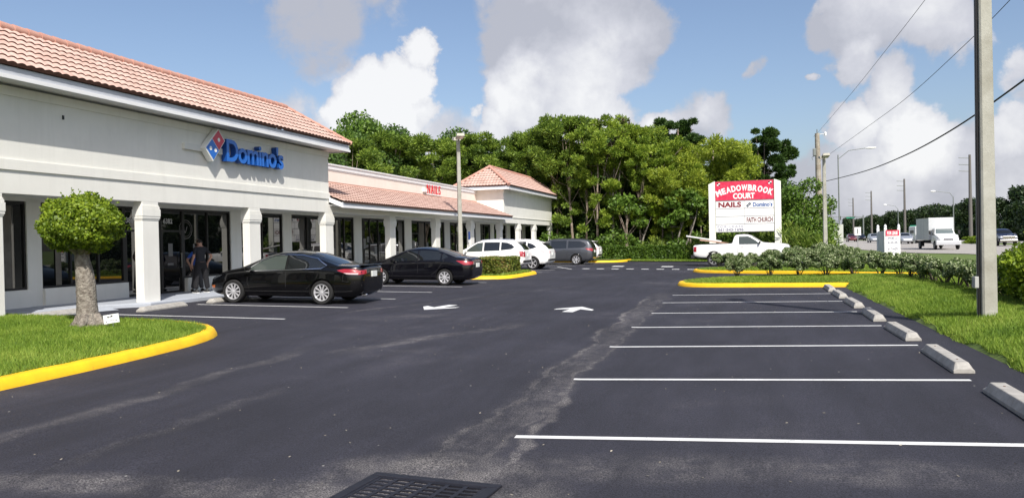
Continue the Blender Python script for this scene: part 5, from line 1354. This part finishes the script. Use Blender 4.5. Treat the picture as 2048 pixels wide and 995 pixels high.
mkB1 = lambda: broad('broadleaf_tree', '', 'tree', 12.5, 8.0, L_dark, 5, 22000, .19, .22, .15, G1, M_bark2, 22)
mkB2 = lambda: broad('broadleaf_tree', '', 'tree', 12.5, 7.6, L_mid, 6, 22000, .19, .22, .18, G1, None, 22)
mkB3 = lambda: broad('broadleaf_tree', '', 'tree', 6.0, 5.0, L_mid, 8, 14000, .14, .12, .05, G1, None, 20)
trees = [
 ('P1', mkP1, -13.6, 65.2, 'pine with a pale leaning trunk just right of the end tower roof', 0, 1.0, 1.0),
 ('P2', mkP2, -11.6, 65.0, 'bright pine with a forked pale trunk, second right of the end tower', 0, 1.0, 1.02),
 ('P1', mkP1, -9.0, 70.5, 'pine behind the thin bare grey tree', 2.2, .95, 1.0),
 ('P2', mkP2, -7.0, 67.5, 'bright yellow-green pine at the middle of the wood', 2.0, 1.0, .96),
 ('P3', mkP3, -1.9, 67.5, 'wide-crowned lime pine left of the plaza sign', 0, 1.0, 1.0),
 ('P3', mkP3, -5.4, 65.5, 'lower lime pine between the bright pine and the wide-crowned one', 1.7, .72, 1.06),
 ('P4', mkP4, 1.9, 74.0, 'tall dark pine with a round top above the plaza sign', 0, .92, 1.0),
 ('P4', mkP4, -5.2, 76.0, 'dark green pine behind the bright pines', 2.4, 1.05, 1.02),
 ('P4', mkP4, .2, 78.0, 'dark pine left of the tall round-topped one', 4.0, .9, .86),
 ('P1', mkP1, -16.6, 68.0, 'pine rising behind the ridge end of the tower roof', 1.0, .98, .96),
 ('P1', mkP1, -19.6, 69.0, 'pine behind the tower roof ridge', 3.4, .98, .93),
 ('B3', mkB3, 4.9, 64.0, 'round bushy green tree right of the plaza sign', 0, 1.0, 1.0),
 ('B3', mkB3, 3.3, 66.5, 'lower bushy tree partly behind the right post of the plaza sign', 2.0, .9, 1.0),
 ('B1', mkB1, -12.5, 73, 'dark tree in the shade behind the forked pine', 0, 1.0, .78), ('B1', mkB1, -7.0, 74, 'dark tree in the middle of the wood', 1.5, 1.0, .74),
 ('B1', mkB1, -2.0, 74.5, 'dark tree behind the wide-crowned lime pine', 3, 1.0, .66), ('B1', mkB1, 2.6, 72.5, 'dark tree directly behind the plaza sign', 4.4, .85, .62),
 ('B2', mkB2, -16.5, 74, 'green tree above the far end of the tower roof', .5, 1.0, .86), ('B1', mkB1, -21.5, 74, 'dark tree behind the tower roof hip', 2.2, 1.0, .86),
 ('B1', mkB1, -26.5, 72.0, 'dark tree above the parapet right of the lamp pole', 5.0, 1.0, .90), ('P1', mkP1, -24.0, 69.5, 'pine above the parapet right of the lamp pole', 5.1, 1.1, .88),
 ('P1', mkP1, -28.6, 68.0, 'pine above the parapet just left of the lamp pole', 2.6, 1.15, .80), ('P1', mkP1, -29.5, 62.0, 'pine with a dark centre left of the lamp pole, above the NAILS letters', 4.1, 1.15, .80),
 ('B1', mkB1, -33.0, 72.0, 'dark tree with a spiky top above the parapet', 1.2, 1.0, 1.0), ('B2', mkB2, -33.5, 65.5, 'tall full green tree standing highest above the low parapet', 3.0, 1.0, 1.10),
 ('B2', mkB2, -32.0, 57.0, 'bright green tree beside the big roof hip', .8, .72, 1.22), ('B1', mkB1, -31.5, 60.5, 'dark tree between the hip of the big roof and the tall green tree', 2.8, .9, .98),
 ('P1', mkP1, -29.5, 55.8, 'lower pine over the near end of the parapet', .4, 1.05, .78), ('B1', mkB1, -30.0, 49.5, 'dark tree behind the big roof hip', 1.9, .9, .86),
 ('B1', mkB1, -38, 82, 'dark tree far behind the parapet', 1, 1.15, 1.05), ('B1', mkB1, -30, 84, 'dark tree in the rear row behind the parapet', 2, 1.15, 1.0), ('B2', mkB2, -22, 84, 'green tree in the rear row behind the tower', 3, 1.1, .98),
 ('B1', mkB1, -14.5, 84, 'dark tree in the rear row right of the tower', 4, 1.1, .95), ('B1', mkB1, -8, 86, 'dark tree in the rear row behind the bright pine', 5, 1.1, .9), ('B1', mkB1, -1.5, 86, 'dark tree in the rear row left of the plaza sign', 6, 1.1, .75),
]
for (k, mk, x, y, lab, rz, s, sz) in trees: plant_tree(k, mk, x, y, lab, rz, s, sz)
# thin bare grey tree
bt_ = thing('bare_tree', 'thin leaning pale-barked tree with sparse brown twigs', 'tree', (-10.35, 65.6, .1), 0, None)
rgx = random.Random(4); cs = [(rgx.uniform(-1.6,1.3), rgx.uniform(-1,1), rgx.uniform(8.2,11.9)) for _ in range(24)]
limbs(bt_, (0,0,-.2), (.4,0,11.2), .13, cs, M_bark, 3, .5); crown('crown', cs, [(.75,.75,.6)]*24, 2600, .16, L_brown, bt_, 9, .1)
# slim pines with bare pale trunks
mkS = lambda: pine('pine_tree', '', 10.5, 3.6, _m['leaf_pine_bright'], 71, 9000, .62, .11, G1, (.5,0), 40)
for i, (x, y, lab, s) in enumerate(((-12.9,66.4,'slim pale-trunked pine between the leaning pine and the forked pine',1.0),(-9.9,67.3,'slim pale-trunked pine right behind the bare grey tree',.95),(-7.9,65.6,'slim pine trunk above the spiky clump on the hedge',.9),(-6.3,66.2,'slim pale trunk right of the middle of the back hedge',.86),(-3.9,65.8,'slim pale trunk above the right part of the back hedge',.8),(-2.9,66.0,'slim pale trunk just left of the plaza sign',.78),(-15.6,67.0,'slim pine at the corner of the end tower',.95))): plant_tree('S', mkS, x, y, lab, i*2.0, s, 1.0)
# slim understory trunks
for i, (x, y, lab, ln) in enumerate(((-9.0,64.6,'slim straight reddish trunk behind the back hedge',.1),(-8.2,65.0,'slim forked pale trunk behind the back hedge',1.4),(-5.1,63.8,'small multi-stemmed pale tree left of the white board',.9),(-4.6,64.2,'small leaning pale stem right beside the multi-stemmed tree',1.6))):
    t = thing('understory_tree', lab, 'tree', (x, y, .08)); r2 = random.Random(i+50)
    cs = [(ln*.6+r2.uniform(-1.1,1.1), r2.uniform(-.6,.6), r2.uniform(2.6,5.2)) for _ in range(7)]
    limbs(t, (0,0,-.1), (ln,0,4.6), .10 if i else .17, cs, M_bark if i else M_barkp, i+3, .4); crown('crown', cs, [(.7,.6,.5)]*7, 900, .2, L_mid if i != 1 else L_lime, t, i+80, .2)
# undergrowth of the wood: nobody could count it
rg = np.random.default_rng(12); cs = []; rs = []
for i in range(150):
    x = rg.uniform(-24, 3.5); y = rg.uniform(67.2, 71); cs.append((x, y, rg.uniform(.4, 4.6)*(1 if x < 1 else .5))); s = rg.uniform(.7,1.5); rs.append((s*1.2, s*.8, s))
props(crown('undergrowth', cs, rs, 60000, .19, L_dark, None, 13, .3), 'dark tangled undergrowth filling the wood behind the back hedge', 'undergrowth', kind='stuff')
cs = []; rs = []
for i in range(60):
    x = rg.uniform(-24, 3.5); cs.append((x, rg.uniform(63.0, 66.5), rg.uniform(.3, 2.0)*(1 if x < 1 else .6))); s = rg.uniform(.4,.9); rs.append((s*1.3, s*.7, s))
props(crown('undergrowth', cs, rs, 15000, .15, L_mid, None, 14, .3), 'lighter leafy fringe along the front edge of the wood', 'undergrowth', kind='stuff')
# palmetto bushes
def palmetto():
    t = thing('palmetto', '', 'palmetto', (0,0,0), 0, 'palmetto bushes around the plaza sign'); g = np.random.default_rng(3); V = []; F = []; k = 0
    for i in range(46):
        a = g.uniform(0,6.28); el = g.uniform(.35,1.35); L_ = g.uniform(.8,1.5); b = np.array([g.normal()*.45, g.normal()*.45, g.uniform(.0,.5)])
        d = np.array([math.cos(a)*math.cos(el), math.sin(a)*math.cos(el), math.sin(el)]); hub = b+d*L_
        for j in range(14):
            u = g.normal(size=3)*.55+d; u /= np.linalg.norm(u); s = np.cross(u, g.normal(size=3)); s /= np.linalg.norm(s); l = g.uniform(.4,.75)
            V += [hub-s*.015, hub+u*l*.5+s*.03, hub+u*l, hub+u*l*.5-s*.03]; F.append([k,k+1,k+2,k+3]); k += 4
    fastmesh('fronds', np.array(V), np.array(F), L_palm, t, 4)
    mb = MB(); mb.tube([(0,0,-.1),(.05,0,.25),(.02,.05,.5)], [.14,.12,.07], 8); mb.build('stem', M_bark2, t); return t
pz_ = [(-1.0,60.2,'palmetto at the left post of the plaza sign',1),(.6,60.4,'palmetto under the middle of the plaza sign',1.1),(2.0,60.0,'palmetto beside the right post of the plaza sign',1),(3.4,59.8,'yellow-green palmetto right of the plaza sign',1.15),(4.6,59.6,'palmetto left of the twin-headed lamp pole',1.0),(5.4,60.6,'rear palmetto near the wooden pole',.9),(-2.6,61.6,'palmetto at the right end of the back hedge',.9),(-6.8,63.0,'spiky grassy clump on the back hedge',.8)]
for i, (x, y, lab, s) in enumerate(pz_): plant_tree('palm', palmetto, x, y, lab, i*1.1, s, 1.05)

# --- clipped back hedge
def hedge(name, label, x0, x1, y0, y1, h, m, seed, n=9000, size=.09, wood=True, z=None):
    cx, cy = (x0+x1)/2, (y0+y1)/2; z = gz(cx) if z is None else z
    t = thing(name, label, 'hedge', (cx, cy, z)); g = np.random.default_rng(seed)
    W, D = (x1-x0)/2, (y1-y0)/2
    P = g.uniform(-1,1,(n,3)); ax = g.choice(3, n, p=[.12,.5,.38]); sg_ = g.choice([-1,1], n); sg_[ax == 2] = 1
    P[np.arange(n), ax] = sg_*g.uniform(.86,1.02,n); lump = 1+.05*np.sin(P[:,0]*W*2.3)+.04*np.sin(P[:,0]*W*5.1+1)
    Q = np.stack([P[:,0]*W, P[:,1]*D*lump, (P[:,2]*.5+.5)*h*lump], 1); Q[:,2] = np.maximum(Q[:,2], .04)
    V, F = leaf_quads(Q, size, g, 1.5); fastmesh('foliage', V, F, m, t, 4)
    mb = MB(); mb.box((-W*.93,-D*.8,.12),(W*.93,D*.8,h*.86)); mb.build('shade_core', mat('hedge_inside', (.012,.02,.006), 1.), t)  # solid box; its near-black green stands in for the shade inside the hedge
    return t
hb = hedge('hedge', 'long clipped dark green hedge along the back of the lot', -9.6, 0.4, 61.0, 62.3, 1.15, L_top2, 31, 26000, .10)
hedge('hedge', 'dark clipped hedge between the last white crossover and the wood', -16.5, -9.8, 61.2, 62.4, 1.1, L_top2, 36, 9000, .10)
hedge('hedge', 'low clipped hedge with reddish tips on the near yellow-kerbed island by the lamp pole', -13.6, -10.5, 33.2, 37.0, .72, leafmat('leaf_kerb_hedge', (.05,.08,.01), (.14,.19,.025), (.24,.18,.05), .28), 32, 26000, .07, z=.30)

# --- the round clipped tree on the grass island
tt = thing('clipped_tree', 'small tree clipped to a flat ball on a thick knotty leaning trunk', 'tree', (-12.42, 12.2, .28))
g = np.random.default_rng(77); n = 30000
d = g.normal(size=(n,3)); d /= np.linalg.norm(d,axis=1)[:,None]; r = g.uniform(.45**3,1,n)**(1/3)
lump = 1+.10*np.sin(d[:,0]*5+1)*np.sin(d[:,1]*4.3)+.06*np.sin(d[:,2]*8+d[:,0]*7)+.03*np.sin(d[:,1]*17+d[:,2]*11)
low = np.where(d[:,2] < 0, .80, 1.0)
P = d*r[:,None]*lump[:,None]*np.array([.76,.76,.63])*np.stack([np.ones(n),np.ones(n),low],1)+np.array([-.03,0,1.98])
keep = ~((P[:,2] < 1.55) & (g.random(n) < .35)); P = P[keep]; d = d[keep]
V, F = leaf_quads(P, .042, g, 1.5, d); V0, F0 = V, F
sp_ = []
for _ in range(26):
    a = g.uniform(0,6.28); el = g.uniform(-.2,1.4); u = np.array([math.cos(a)*math.cos(el), math.sin(a)*math.cos(el), math.sin(el)]); b = u*np.array([.73,.73,.61])+np.array([-.03,0,1.98])
    for j in range(7): sp_.append(b+u*j*.025+g.normal(size=3)*.012)
V, F = leaf_quads(np.array(sp_), .035, g, 1.8); fastmesh('crown', np.concatenate([V0,V]), np.concatenate([F0,F+len(V0)]), L_topi, tt, 4)
mb = MB(); pts = [(.10,0,-.08),(.08,0,.05),(.05,0,.25),(.04,.0,.55),(.03,0,.85),(.0,0,1.1),(-.05,0,1.35),(-.05,0,1.6)]
mb.tube(pts, [.30,.235,.20,.180,.178,.160,.135,.115], 18)
for a, l in ((.3,.42),(1.5,.36),(2.7,.45),(3.9,.38),(5.0,.42)):
    mb.tube([(.08+.12*math.cos(a),.12*math.sin(a),.22),(.08+l*.6*math.cos(a),l*.6*math.sin(a),.07),(.08+l*math.cos(a),l*math.sin(a),-.02)], [.11,.08,.03], 8)
for a in range(7):
    an = a*.9; mb.tube([(-.05,0,1.42),(-.05+.35*math.cos(an),.35*math.sin(an),1.68),(-.05+.65*math.cos(an),.65*math.sin(an),1.9)], [.08,.045,.015], 6)
for (x,y,z,s) in ((.2,-.1,.9,.07),(-.12,-.12,.7,.06),(.12,-.15,.5,.06),(.21,.0,1.12,.05)): mb.lathe([(0,-s*1.3),(s*.7,-s*.8),(s,0),(s*.7,s*.8),(0,s*1.3)], 10, Matrix.Translation((x*.62,y*.62,z)))
tr = mb.build('trunk', mat('bark_knotty', (.30,.27,.225), .95, noise=(14,.5,(.12,.10,.08)), bump=(26,1.,.04)), tt, smooth=True)
# --- variegated shrubs
def shrub_proto(seed, n=4800, w=.84, h=.98):
    t = thing('variegated_shrub', '', 'shrub', (0,0,0), 0, 'variegated shrubs along the entrance'); g = np.random.default_rng(seed); r_ = random.Random(seed)
    cs = []; rs = []
    for i in range(22):
        a = r_.uniform(0,6.28); k = r_.random()**.5*w*.85; z = r_.uniform(.46,.93)*h*(1-.22*k/w); s = r_.uniform(.09,.19); cs.append((k*math.cos(a)*(.5+.5*z/h), k*math.sin(a)*.8*(.5+.5*z/h), z)); rs.append((s,s,s*.85))
    P, d = clump_points(cs, rs, n, g, .2); V, F = leaf_quads(P, .046, g, 1.9); fastmesh('foliage', V, F, L_var, t, 4)
    mb = MB()
    for i in range(11): c = Vector(cs[i]); mb.tube([(c.x*.1,c.y*.1,0), (c.x*.45,c.y*.45,c.z*.5), c], [.018,.012,.006], 5)
    mb.build('stems', M_bark2, t); return t
shp = [None]*4
def shrub(i, x, y, s, lab, sz=1.0, z=None):
    k = i%4
    if shp[k] is None: shp[k] = shrub_proto(60+k); o = shp[k]
    else: o = dup(shp[k])
    o.location = (x, y, (gz(x)+.12 if z is None else z)); o.rotation_euler = (0,0,i*1.9); o.scale = (s,s,s*sz); o['label'] = lab
front = [(-.1,32.6,.84),(1.15,32.2,.94),(2.2,31.8,.84),(3.15,31.5,.88),(4.1,31.3,.86),(4.95,30.8,.92)]
rear_ = []
for i, (x, y, s) in enumerate(rear_): shrub(i+40, x, y, s, 'low variegated shrub tucked behind the front row, '+['between the leftmost and second','between the second and third','between the third and fourth','between the fourth and fifth','between the fifth and sixth'][i])
words = ['leftmost','second','third','fourth','fifth','sixth']
for i, (x, y, s) in enumerate(front): shrub(i, x, y, s, f'{words[i]} from the left of the variegated shrubs in the front row behind the yellow kerb', 1.0)
back = []
xs_ = [(-1.0,43.0,.8),(-.2,42.6,.85),(.7,42.0,.85),(1.6,41.3,.9),(2.5,40.4,.9),(3.3,39.6,.95),(4.1,39.0,.95),(4.9,38.2,.9),(5.6,37.0,.85),(6.3,36.0,.8),(1.6,44.0,.9),(2.8,43.6,1.),(4.0,43.2,1.),(5.2,42.6,1.),(3.2,46.5,1.05),(4.4,47.5,1.1),(5.4,46,1.0)]
for i, (x, y, s) in enumerate(xs_): shrub(i+7, x, y, s*1.08, 'variegated shrub beyond the entrance lane, ' + ['at the left tip of the island','second along the second kerb','below the pickup door','below the pickup front wheel','left of the middle of the second kerb','middle of the second kerb','right of the middle of the second kerb','below the twin-headed lamp pole','left of the lease sign','at the foot of the lease sign','behind the pickup sill','behind the shrubs at the pickup nose','in front of the twin-headed lamp pole','right of the twin-headed lamp pole','against the front wheel of the pickup','ahead of the pickup bumper','between the pickup and the lamp pole'][i], .98, gz(x)+.1)
# loose hedge running towards the viewer along the right lawn
lineH = [(5.35,29.6,.90),(5.5,28.4,.92),(5.6,27.3,.90),(5.7,26.2,.9),(5.75,25.1,.92),(5.8,24.0,.9),(5.85,22.9,.9),(5.85,21.9,.92),(5.85,20.9,.95),(5.8,19.9,1.0)]
wd = ['at the corner behind the front row','second from the corner','third from the corner','fourth from the corner','fifth from the corner','sixth from the corner','third left of the near lamp pole','second left of the near lamp pole','just left of the near lamp pole','directly behind the near lamp pole']
for i, (x, y, s) in enumerate(lineH): shrub(i+1, x, y, s, f'variegated hedge shrub on the right lawn, {wd[i]}', .92, lz(x,y)-.02)
# greener bushes right of the lamp pole
def bush_proto():
    t = thing('green_bush', '', 'bush', (0,0,0), 0, 'green bushes right of the near lamp pole'); r_ = random.Random(5); g = np.random.default_rng(15); cs = []; rs = []
    for i in range(18):
        a = r_.uniform(0,6.28); k = r_.random()**.5*.55; z = r_.uniform(.3,1.0); s = r_.uniform(.16,.28); cs.append((k*math.cos(a), k*math.sin(a), z)); rs.append((s,s,s*.9))
    P, d = clump_points(cs, rs, 5200, g, .2); V, F = leaf_quads(P, .055, g, 1.7); fastmesh('foliage', V, F, L_topi, t, 4)
    mb = MB()
    for i in range(12): c = Vector(cs[i]); mb.tube([(c.x*.1,c.y*.1,0), (c.x*.45,c.y*.45,c.z*.5), c], [.02,.012,.006], 5)
    mb.build('stems', M_bark2, t); return t
bp = bush_proto(); 
for i, (x, y, s, lab) in enumerate(((5.85,18.9,1.05,'yellow-green bush immediately right of the near lamp pole'),(5.95,17.9,1.08,'yellow-green bush at the right edge of the photo'),(5.95,16.9,1.05,'nearest bush cut by the right edge of the photo'),(5.95,15.8,1.05,'bush beyond the right edge, next to the nearest one'))):
    o = bp if i == 0 else dup(bp); o.location = (x,y,lz(x,y)-.02); o.rotation_euler = (0,0,i*2.1); o.scale = (s,s,s); o['label'] = lab
# bushes in the far verge
for i, (x, y, s, lab) in enumerate(((31.5,97.5,1.6,'large sunlit bush beside the navy pickup'),(33.0,99,1.9,'second sunlit bush behind the one beside the navy pickup'),(33.5,94,1.7,'sunlit bush at the right edge beyond the road'),(31.0,118,1.0,'low bush under the nearest steel pole'),(31.5,123,1.0,'low bush behind the box truck mirror'))):
    o = dup(bp); o.name = 'roadside_bush'; o.location = (x,y,.1); o.rotation_euler = (0,0,i*1.3); o.scale = (s*1.5,s*1.5,s*.95); o['label'] = lab; o['group'] = 'bushes on the far verge'
# tree line beyond the road
n_ = 0
ORD = 'first second third fourth fifth sixth seventh eighth ninth tenth eleventh twelfth thirteenth fourteenth fifteenth sixteenth seventeenth eighteenth nineteenth twentieth twenty-first twenty-second twenty-third twenty-fourth twenty-fifth twenty-sixth twenty-seventh twenty-eighth twenty-ninth thirtieth thirty-first thirty-second thirty-third thirty-fourth thirty-fifth thirty-sixth'.split()
def far_tree(key, mk, x, y, s, sz, where='front'):
    global n_; n_ += 1
    lab = {'front': f'{ORD[min(n_-1,35)]} tree from the right in the dark front row beyond the road', 'rear': 'dark tree top just showing above the front row beyond the road', 'end': 'distant dark tree closing the far end of the road'}[where]
    o = plant_tree(key, mk, x, y, lab, random.uniform(0,6.28), s, sz, .05); o['group'] = {'front':'dark tree row beyond the road','rear':'tree tops behind the row beyond the road','end':'trees at the end of the road'}[where]; o.name = 'roadside_tree'
mkF = lambda: broad('roadside_tree', '', 'tree', 9.0, 9.0, leafmat('leaf_far', (.010,.022,.006), (.022,.045,.010), (.04,.07,.014), .2), 17, 9000, .34, .25, .02, None, M_bark2, 26)
y = 84.0
while y < 440:
    far_tree('F1', mkF, 49+random.uniform(-1.5,2.5), y, random.uniform(.84,1.02)*(1.0), random.uniform(.88,1.05)); y += 6.5+y*.02
for y in range(100, 460, 36): far_tree('F1', mkF, 56+random.uniform(-2,2), y, 1.05, random.uniform(.95,1.1), 'rear')
for i, (x, y) in enumerate(((40,470),(28,520),(14,540),(2,500),(-10,480),(20,600),(50,520))): far_tree('F1', mkF, x, y, 1.15, .95, 'end')

# --- grass
def grass(name, label, pts, hgt, wid, m, hf, seed):
    g = np.random.default_rng(seed); n = len(pts); z = np.array([hf(x, y) for x, y in pts]); a = g.uniform(0,6.28,n); h = hgt*g.uniform(.5,1.25,n)
    P = np.stack([pts[:,0], pts[:,1], z], 1); s = np.stack([np.cos(a), np.sin(a), np.zeros(n)],1)*wid*g.uniform(.6,1.3,n)[:,None]
    t = g.normal(size=(n,3))*.42; t[:,2] = 1; t *= h[:,None]
    V = np.stack([P-s, P+s, P+t],1).reshape(-1,3); I = np.arange(n)[:,None]*3
    o = fastmesh(name, V, np.concatenate([I,I+1,I+2],1), m, None, 3); return props(o, label, 'grass', kind='stuff')
def in_poly(P, poly):
    x, y = P[:,0], P[:,1]; c = np.zeros(len(P), bool); n = len(poly); j = n-1
    for i in range(n):
        xi, yi = poly[i]; xj, yj = poly[j]; k = ((yi > y) != (yj > y)) & (x < (xj-xi)*(y-yi)/((yj-yi) or 1e-9)+xi); c ^= k; j = i
    return c
L_grass = leafmat('grass_blade', (.09,.17,.014), (.19,.30,.028), (.33,.41,.07), .3, .6)
def scatter(poly, n, seed):
    g = np.random.default_rng(seed); xs = [p[0] for p in poly]; ys = [p[1] for p in poly]
    P = np.stack([g.uniform(min(xs), max(xs), n), g.uniform(min(ys), max(ys), n)], 1); return P[in_poly(P, poly)]
pi = [p for p in islL if p[1] > 4.5]+[(-16.8,13.4),(-16.8,4.5)]
pi = inset(kL, 1, .20); pi = [p for p in pi if p[1] > 4.5]+[(-16.8,13.55),(-16.8,4.5)]
grass('grass', 'bright green turf on the near left island around the clipped tree', scatter(pi, 190000, 1), .075, .006, L_grass, lambda x, y: gz(x)+.12, 2)
g_ = np.random.default_rng(9)
def edge_x(y): return 3.24+.05*np.sin(y*1.7)+.03*np.sin(y*5.1)
yy = 8.5+23.5*g_.random(230000)**1.35; xx = edge_x(yy)+g_.random(230000)**1.1*5.5
grass('grass', 'bright green turf of the right-hand lawn beside the wheel stops', np.stack([xx,yy],1), .08, .007, L_grass, lz, 4)
PA = scatter(islA, 60000, 5); grass('grass', 'strip of grass inside the yellow kerb at the end of the right stalls', PA, .07, .010, L_grass, hA, 6)
for poly, n, lab, s in ((islB, 50000, 'grass on the second yellow-kerbed island below the shrubs', 7), (inset(kC2, -1, .29), 26000, 'grass on the small yellow-kerbed island by the lamp pole', 8), ([(-16,58.3),(4.6,57.8),(4.6,61),(-16,61)], 20000, 'grass verge along the back hedge', 9)):
    grass('grass', lab, scatter(poly, n, s), .09, .014, L_grass, (lambda x, y: gz(x)+.12) if s != 9 else (lambda x, y: gz(x)+.05), s+20)
# ------------------------------------------------------------------ the man at the shop door
def person(label, loc, rz, top, leg, cap, h=1.0, wide=1.0):
    t = thing('person', label, 'person', loc, rz); t.scale = (h,h,h)
    V = []; E = []; Rr = []
    def n(p, r, prev=None):
        V.append(p); Rr.append(r)
        if prev is not None: E.append((prev, len(V)-1))
        return len(V)-1
    # x right, y forward, z up
    pel = n((0,0,.96), (.155,.115)); wa = n((0,.01,1.10), (.150,.108), pel); ch = n((0,.02,1.28), (.175,.12), wa); uc = n((0,.0,1.42), (.165,.105), ch)
    nk = n((0,.0,1.52), (.062,.062), uc); hb = n((-.01,.02,1.60), (.078,.088), nk); hm = n((-.02,.03,1.68), (.084,.098), hb); ht = n((-.02,.02,1.755), (.068,.08), hm)
    ns = n((-.06,.125,1.655), (.018,.02), hm)
    for s in (-1, 1):
        eo = .335 if s > 0 else .27; wo = .27 if s > 0 else .285
        ea = n((-.02+s*.088,.01,1.66), (.014,.022), hm)
        sh_ = n((s*.185,0,1.425), (.068,.068), uc); el = n((s*eo,-.10,1.19), (.043,.045), sh_); mid = n((s*(eo*.5+wo*.5),-.02,1.07), (.038,.04), el); wr = n((s*.265,.05,.965), (.027,.03), mid)
        pm = n((s*.262,.062,.905), (.022,.04), wr)
        for j, (dx, l) in enumerate(((-.028,.075),(-.010,.088),(.010,.084),(.028,.068))):
            k1 = n((s*.262,.062+dx,.868), (.010,.010), pm); k2 = n((s*.252,.064+dx*1.1,.868-l*.55), (.009,.009), k1); n((s*.238,.066+dx*1.1,.868-l), (.0075,.0075), k2)
        th = n((s*.250,.10,.92), (.011,.011), pm); n((s*.240,.118,.885), (.009,.009), th)
        hp = n((s*.095,0,.90), (.112*wide,.118), pel); kn_ = n((s*.150*wide,.01 if s > 0 else -.03,.50), (.094,.098), hp); an = n((s*(.11+.09*wide),-.02 if s > 0 else -.07,.12), (.080,.082), kn_)
    me = bpy.data.meshes.new('body'); me.from_pydata(V, E, []); o = bpy.data.objects.new('body', me); C.objects.link(o)
    sk = o.modifiers.new('skin', 'SKIN'); 
    if not me.skin_vertices: 
        bm = bmesh.new(); bm.from_mesh(me); bm.verts.layers.skin.verify(); bm.to_mesh(me); bm.free()
    for i, r in enumerate(Rr): me.skin_vertices[0].data[i].radius = r; me.skin_vertices[0].data[i].use_root = (i == 0)
    sb = o.modifiers.new('sub', 'SUBSURF'); sb.levels = 2; sb.render_levels = 2
    m2 = eval_mesh(o); bpy.data.objects.remove(o); m2.name = 'body'
    m2.materials.clear()
    for m in (mat('skin', (.36,.20,.14), .6), top, leg, mat('hair_dark', (.02,.015,.012), .8)): m2.materials.append(m)
    for p in m2.polygons:
        c = p.center; p.use_smooth = True
        ax = abs(c.x)
        if c.z < .80 or (c.z < 1.0 and ax < .235): k = 2
        elif c.z < 1.50 and (ax < .235 or c.z > 1.26): k = 1
        elif c.z > 1.60 and c.y < .03 and c.z > 1.63: k = 3
        else: k = 0
        if c.z < .98 and ax > .22 and c.z > .75: k = 0
        p.material_index = k
    o = bpy.data.objects.new('body', m2); C.objects.link(o); o.parent = t
    cp = MB() if cap else None
    if not cap: cp = MB(); cp.lathe([(.100,1.700),(.103,1.73),(.098,1.77),(.07,1.805),(0,1.82)], 18, Matrix.Translation((-.02,.02,0)) )
    cp.add([(-.10,.10,1.712),(.06,.10,1.712),(.05,.20,1.70),(-.09,.20,1.70),(-.10,.10,1.722),(.06,.10,1.722),(.05,.20,1.71),(-.09,.20,1.71)], [(0,1,2,3),(4,5,6,7),(0,1,5,4),(1,2,6,5),(2,3,7,6),(3,0,4,7)])
    cp.build('cap' if cap else 'hair', cap or mat('hair_dark', (.02,.015,.012), .8), t, smooth=True, angle=50)
    for s, yo in ((-1,-.09),(1,-.04)):
        mb = MB(); mb.tube([(s*.187,yo-.05,.055),(s*.19,yo+.03,.07),(s*.20,yo+.12,.048),(s*.205,yo+.19,.035)], [.05,.058,.048,.03], 10); mb.build('shoe', mat('shoe_black', (.02,.02,.02), .6), t, smooth=True)
        mb = MB(); mb.box((s*.195-.05,yo-.10,0),(s*.195+.05,yo+.20,.026)); mb.build('sole', mat('sole_white', (.72,.72,.70), .6), t, bevel=.01)
    bl_ = MB(); bl_.lathe([(.152,.985),(.158,.99),(.158,1.015),(.15,1.02)], 24, Matrix.Scale(.78, 4, (0,1,0))); bl_.build('belt', mat('belt', (.05,.03,.02), .5), t)
    return t
pp = person('person in black polo shirt, trousers and cap at the dark shop door, seen from behind', (-16.85, 21.2, .34), math.atan2(.9, -1)-math.pi/2+R(18),
    mat('polo_black', (.014,.015,.02), .9), mat('trousers_black', (.008,.008,.010), .95), mat('cap_black', (.01,.01,.012), .9), 1.0, 1.15)
pp2 = person('person in a blue shirt and dark grey trousers, almost hidden behind the person in black', (-17.33, 21.64, .34), math.atan2(.9, -1)-math.pi/2+math.pi+R(10),
    mat('shirt_blue', (.02,.09,.42), .85), mat('trousers_grey', (.05,.05,.055), .9), None, .90, .7)
# ------------------------------------------------------------------ loose bits on the asphalt
def litter():
    g = np.random.default_rng(41); n = 420; x = g.uniform(-12, 3.0, n); y = 5+g.random(n)**1.6*24; V = []; F = []
    for i in range(n):
        s = g.uniform(.003, .010); a = g.uniform(0, 6.28); z = gz(x[i])+.004; h = g.uniform(.002, .008); k = len(V)
        for q in range(4): V.append((x[i]+s*math.cos(a+q*1.57)*(1.8 if q%2 else 1), y[i]+s*math.sin(a+q*1.57)*(1.8 if q%2 else 1), z+(h if q in (1,2) else 0)))
        F.append((k, k+1, k+2, k+3))
    o = fastmesh('leaf_litter', np.array(V), np.array(F), mat('litter_pale', (.42,.38,.30), .9, noise=(3,.6)), None, 4)
    props(o, 'small pale leaf scraps and grit scattered over the asphalt', 'leaf litter', kind='stuff')
litter()
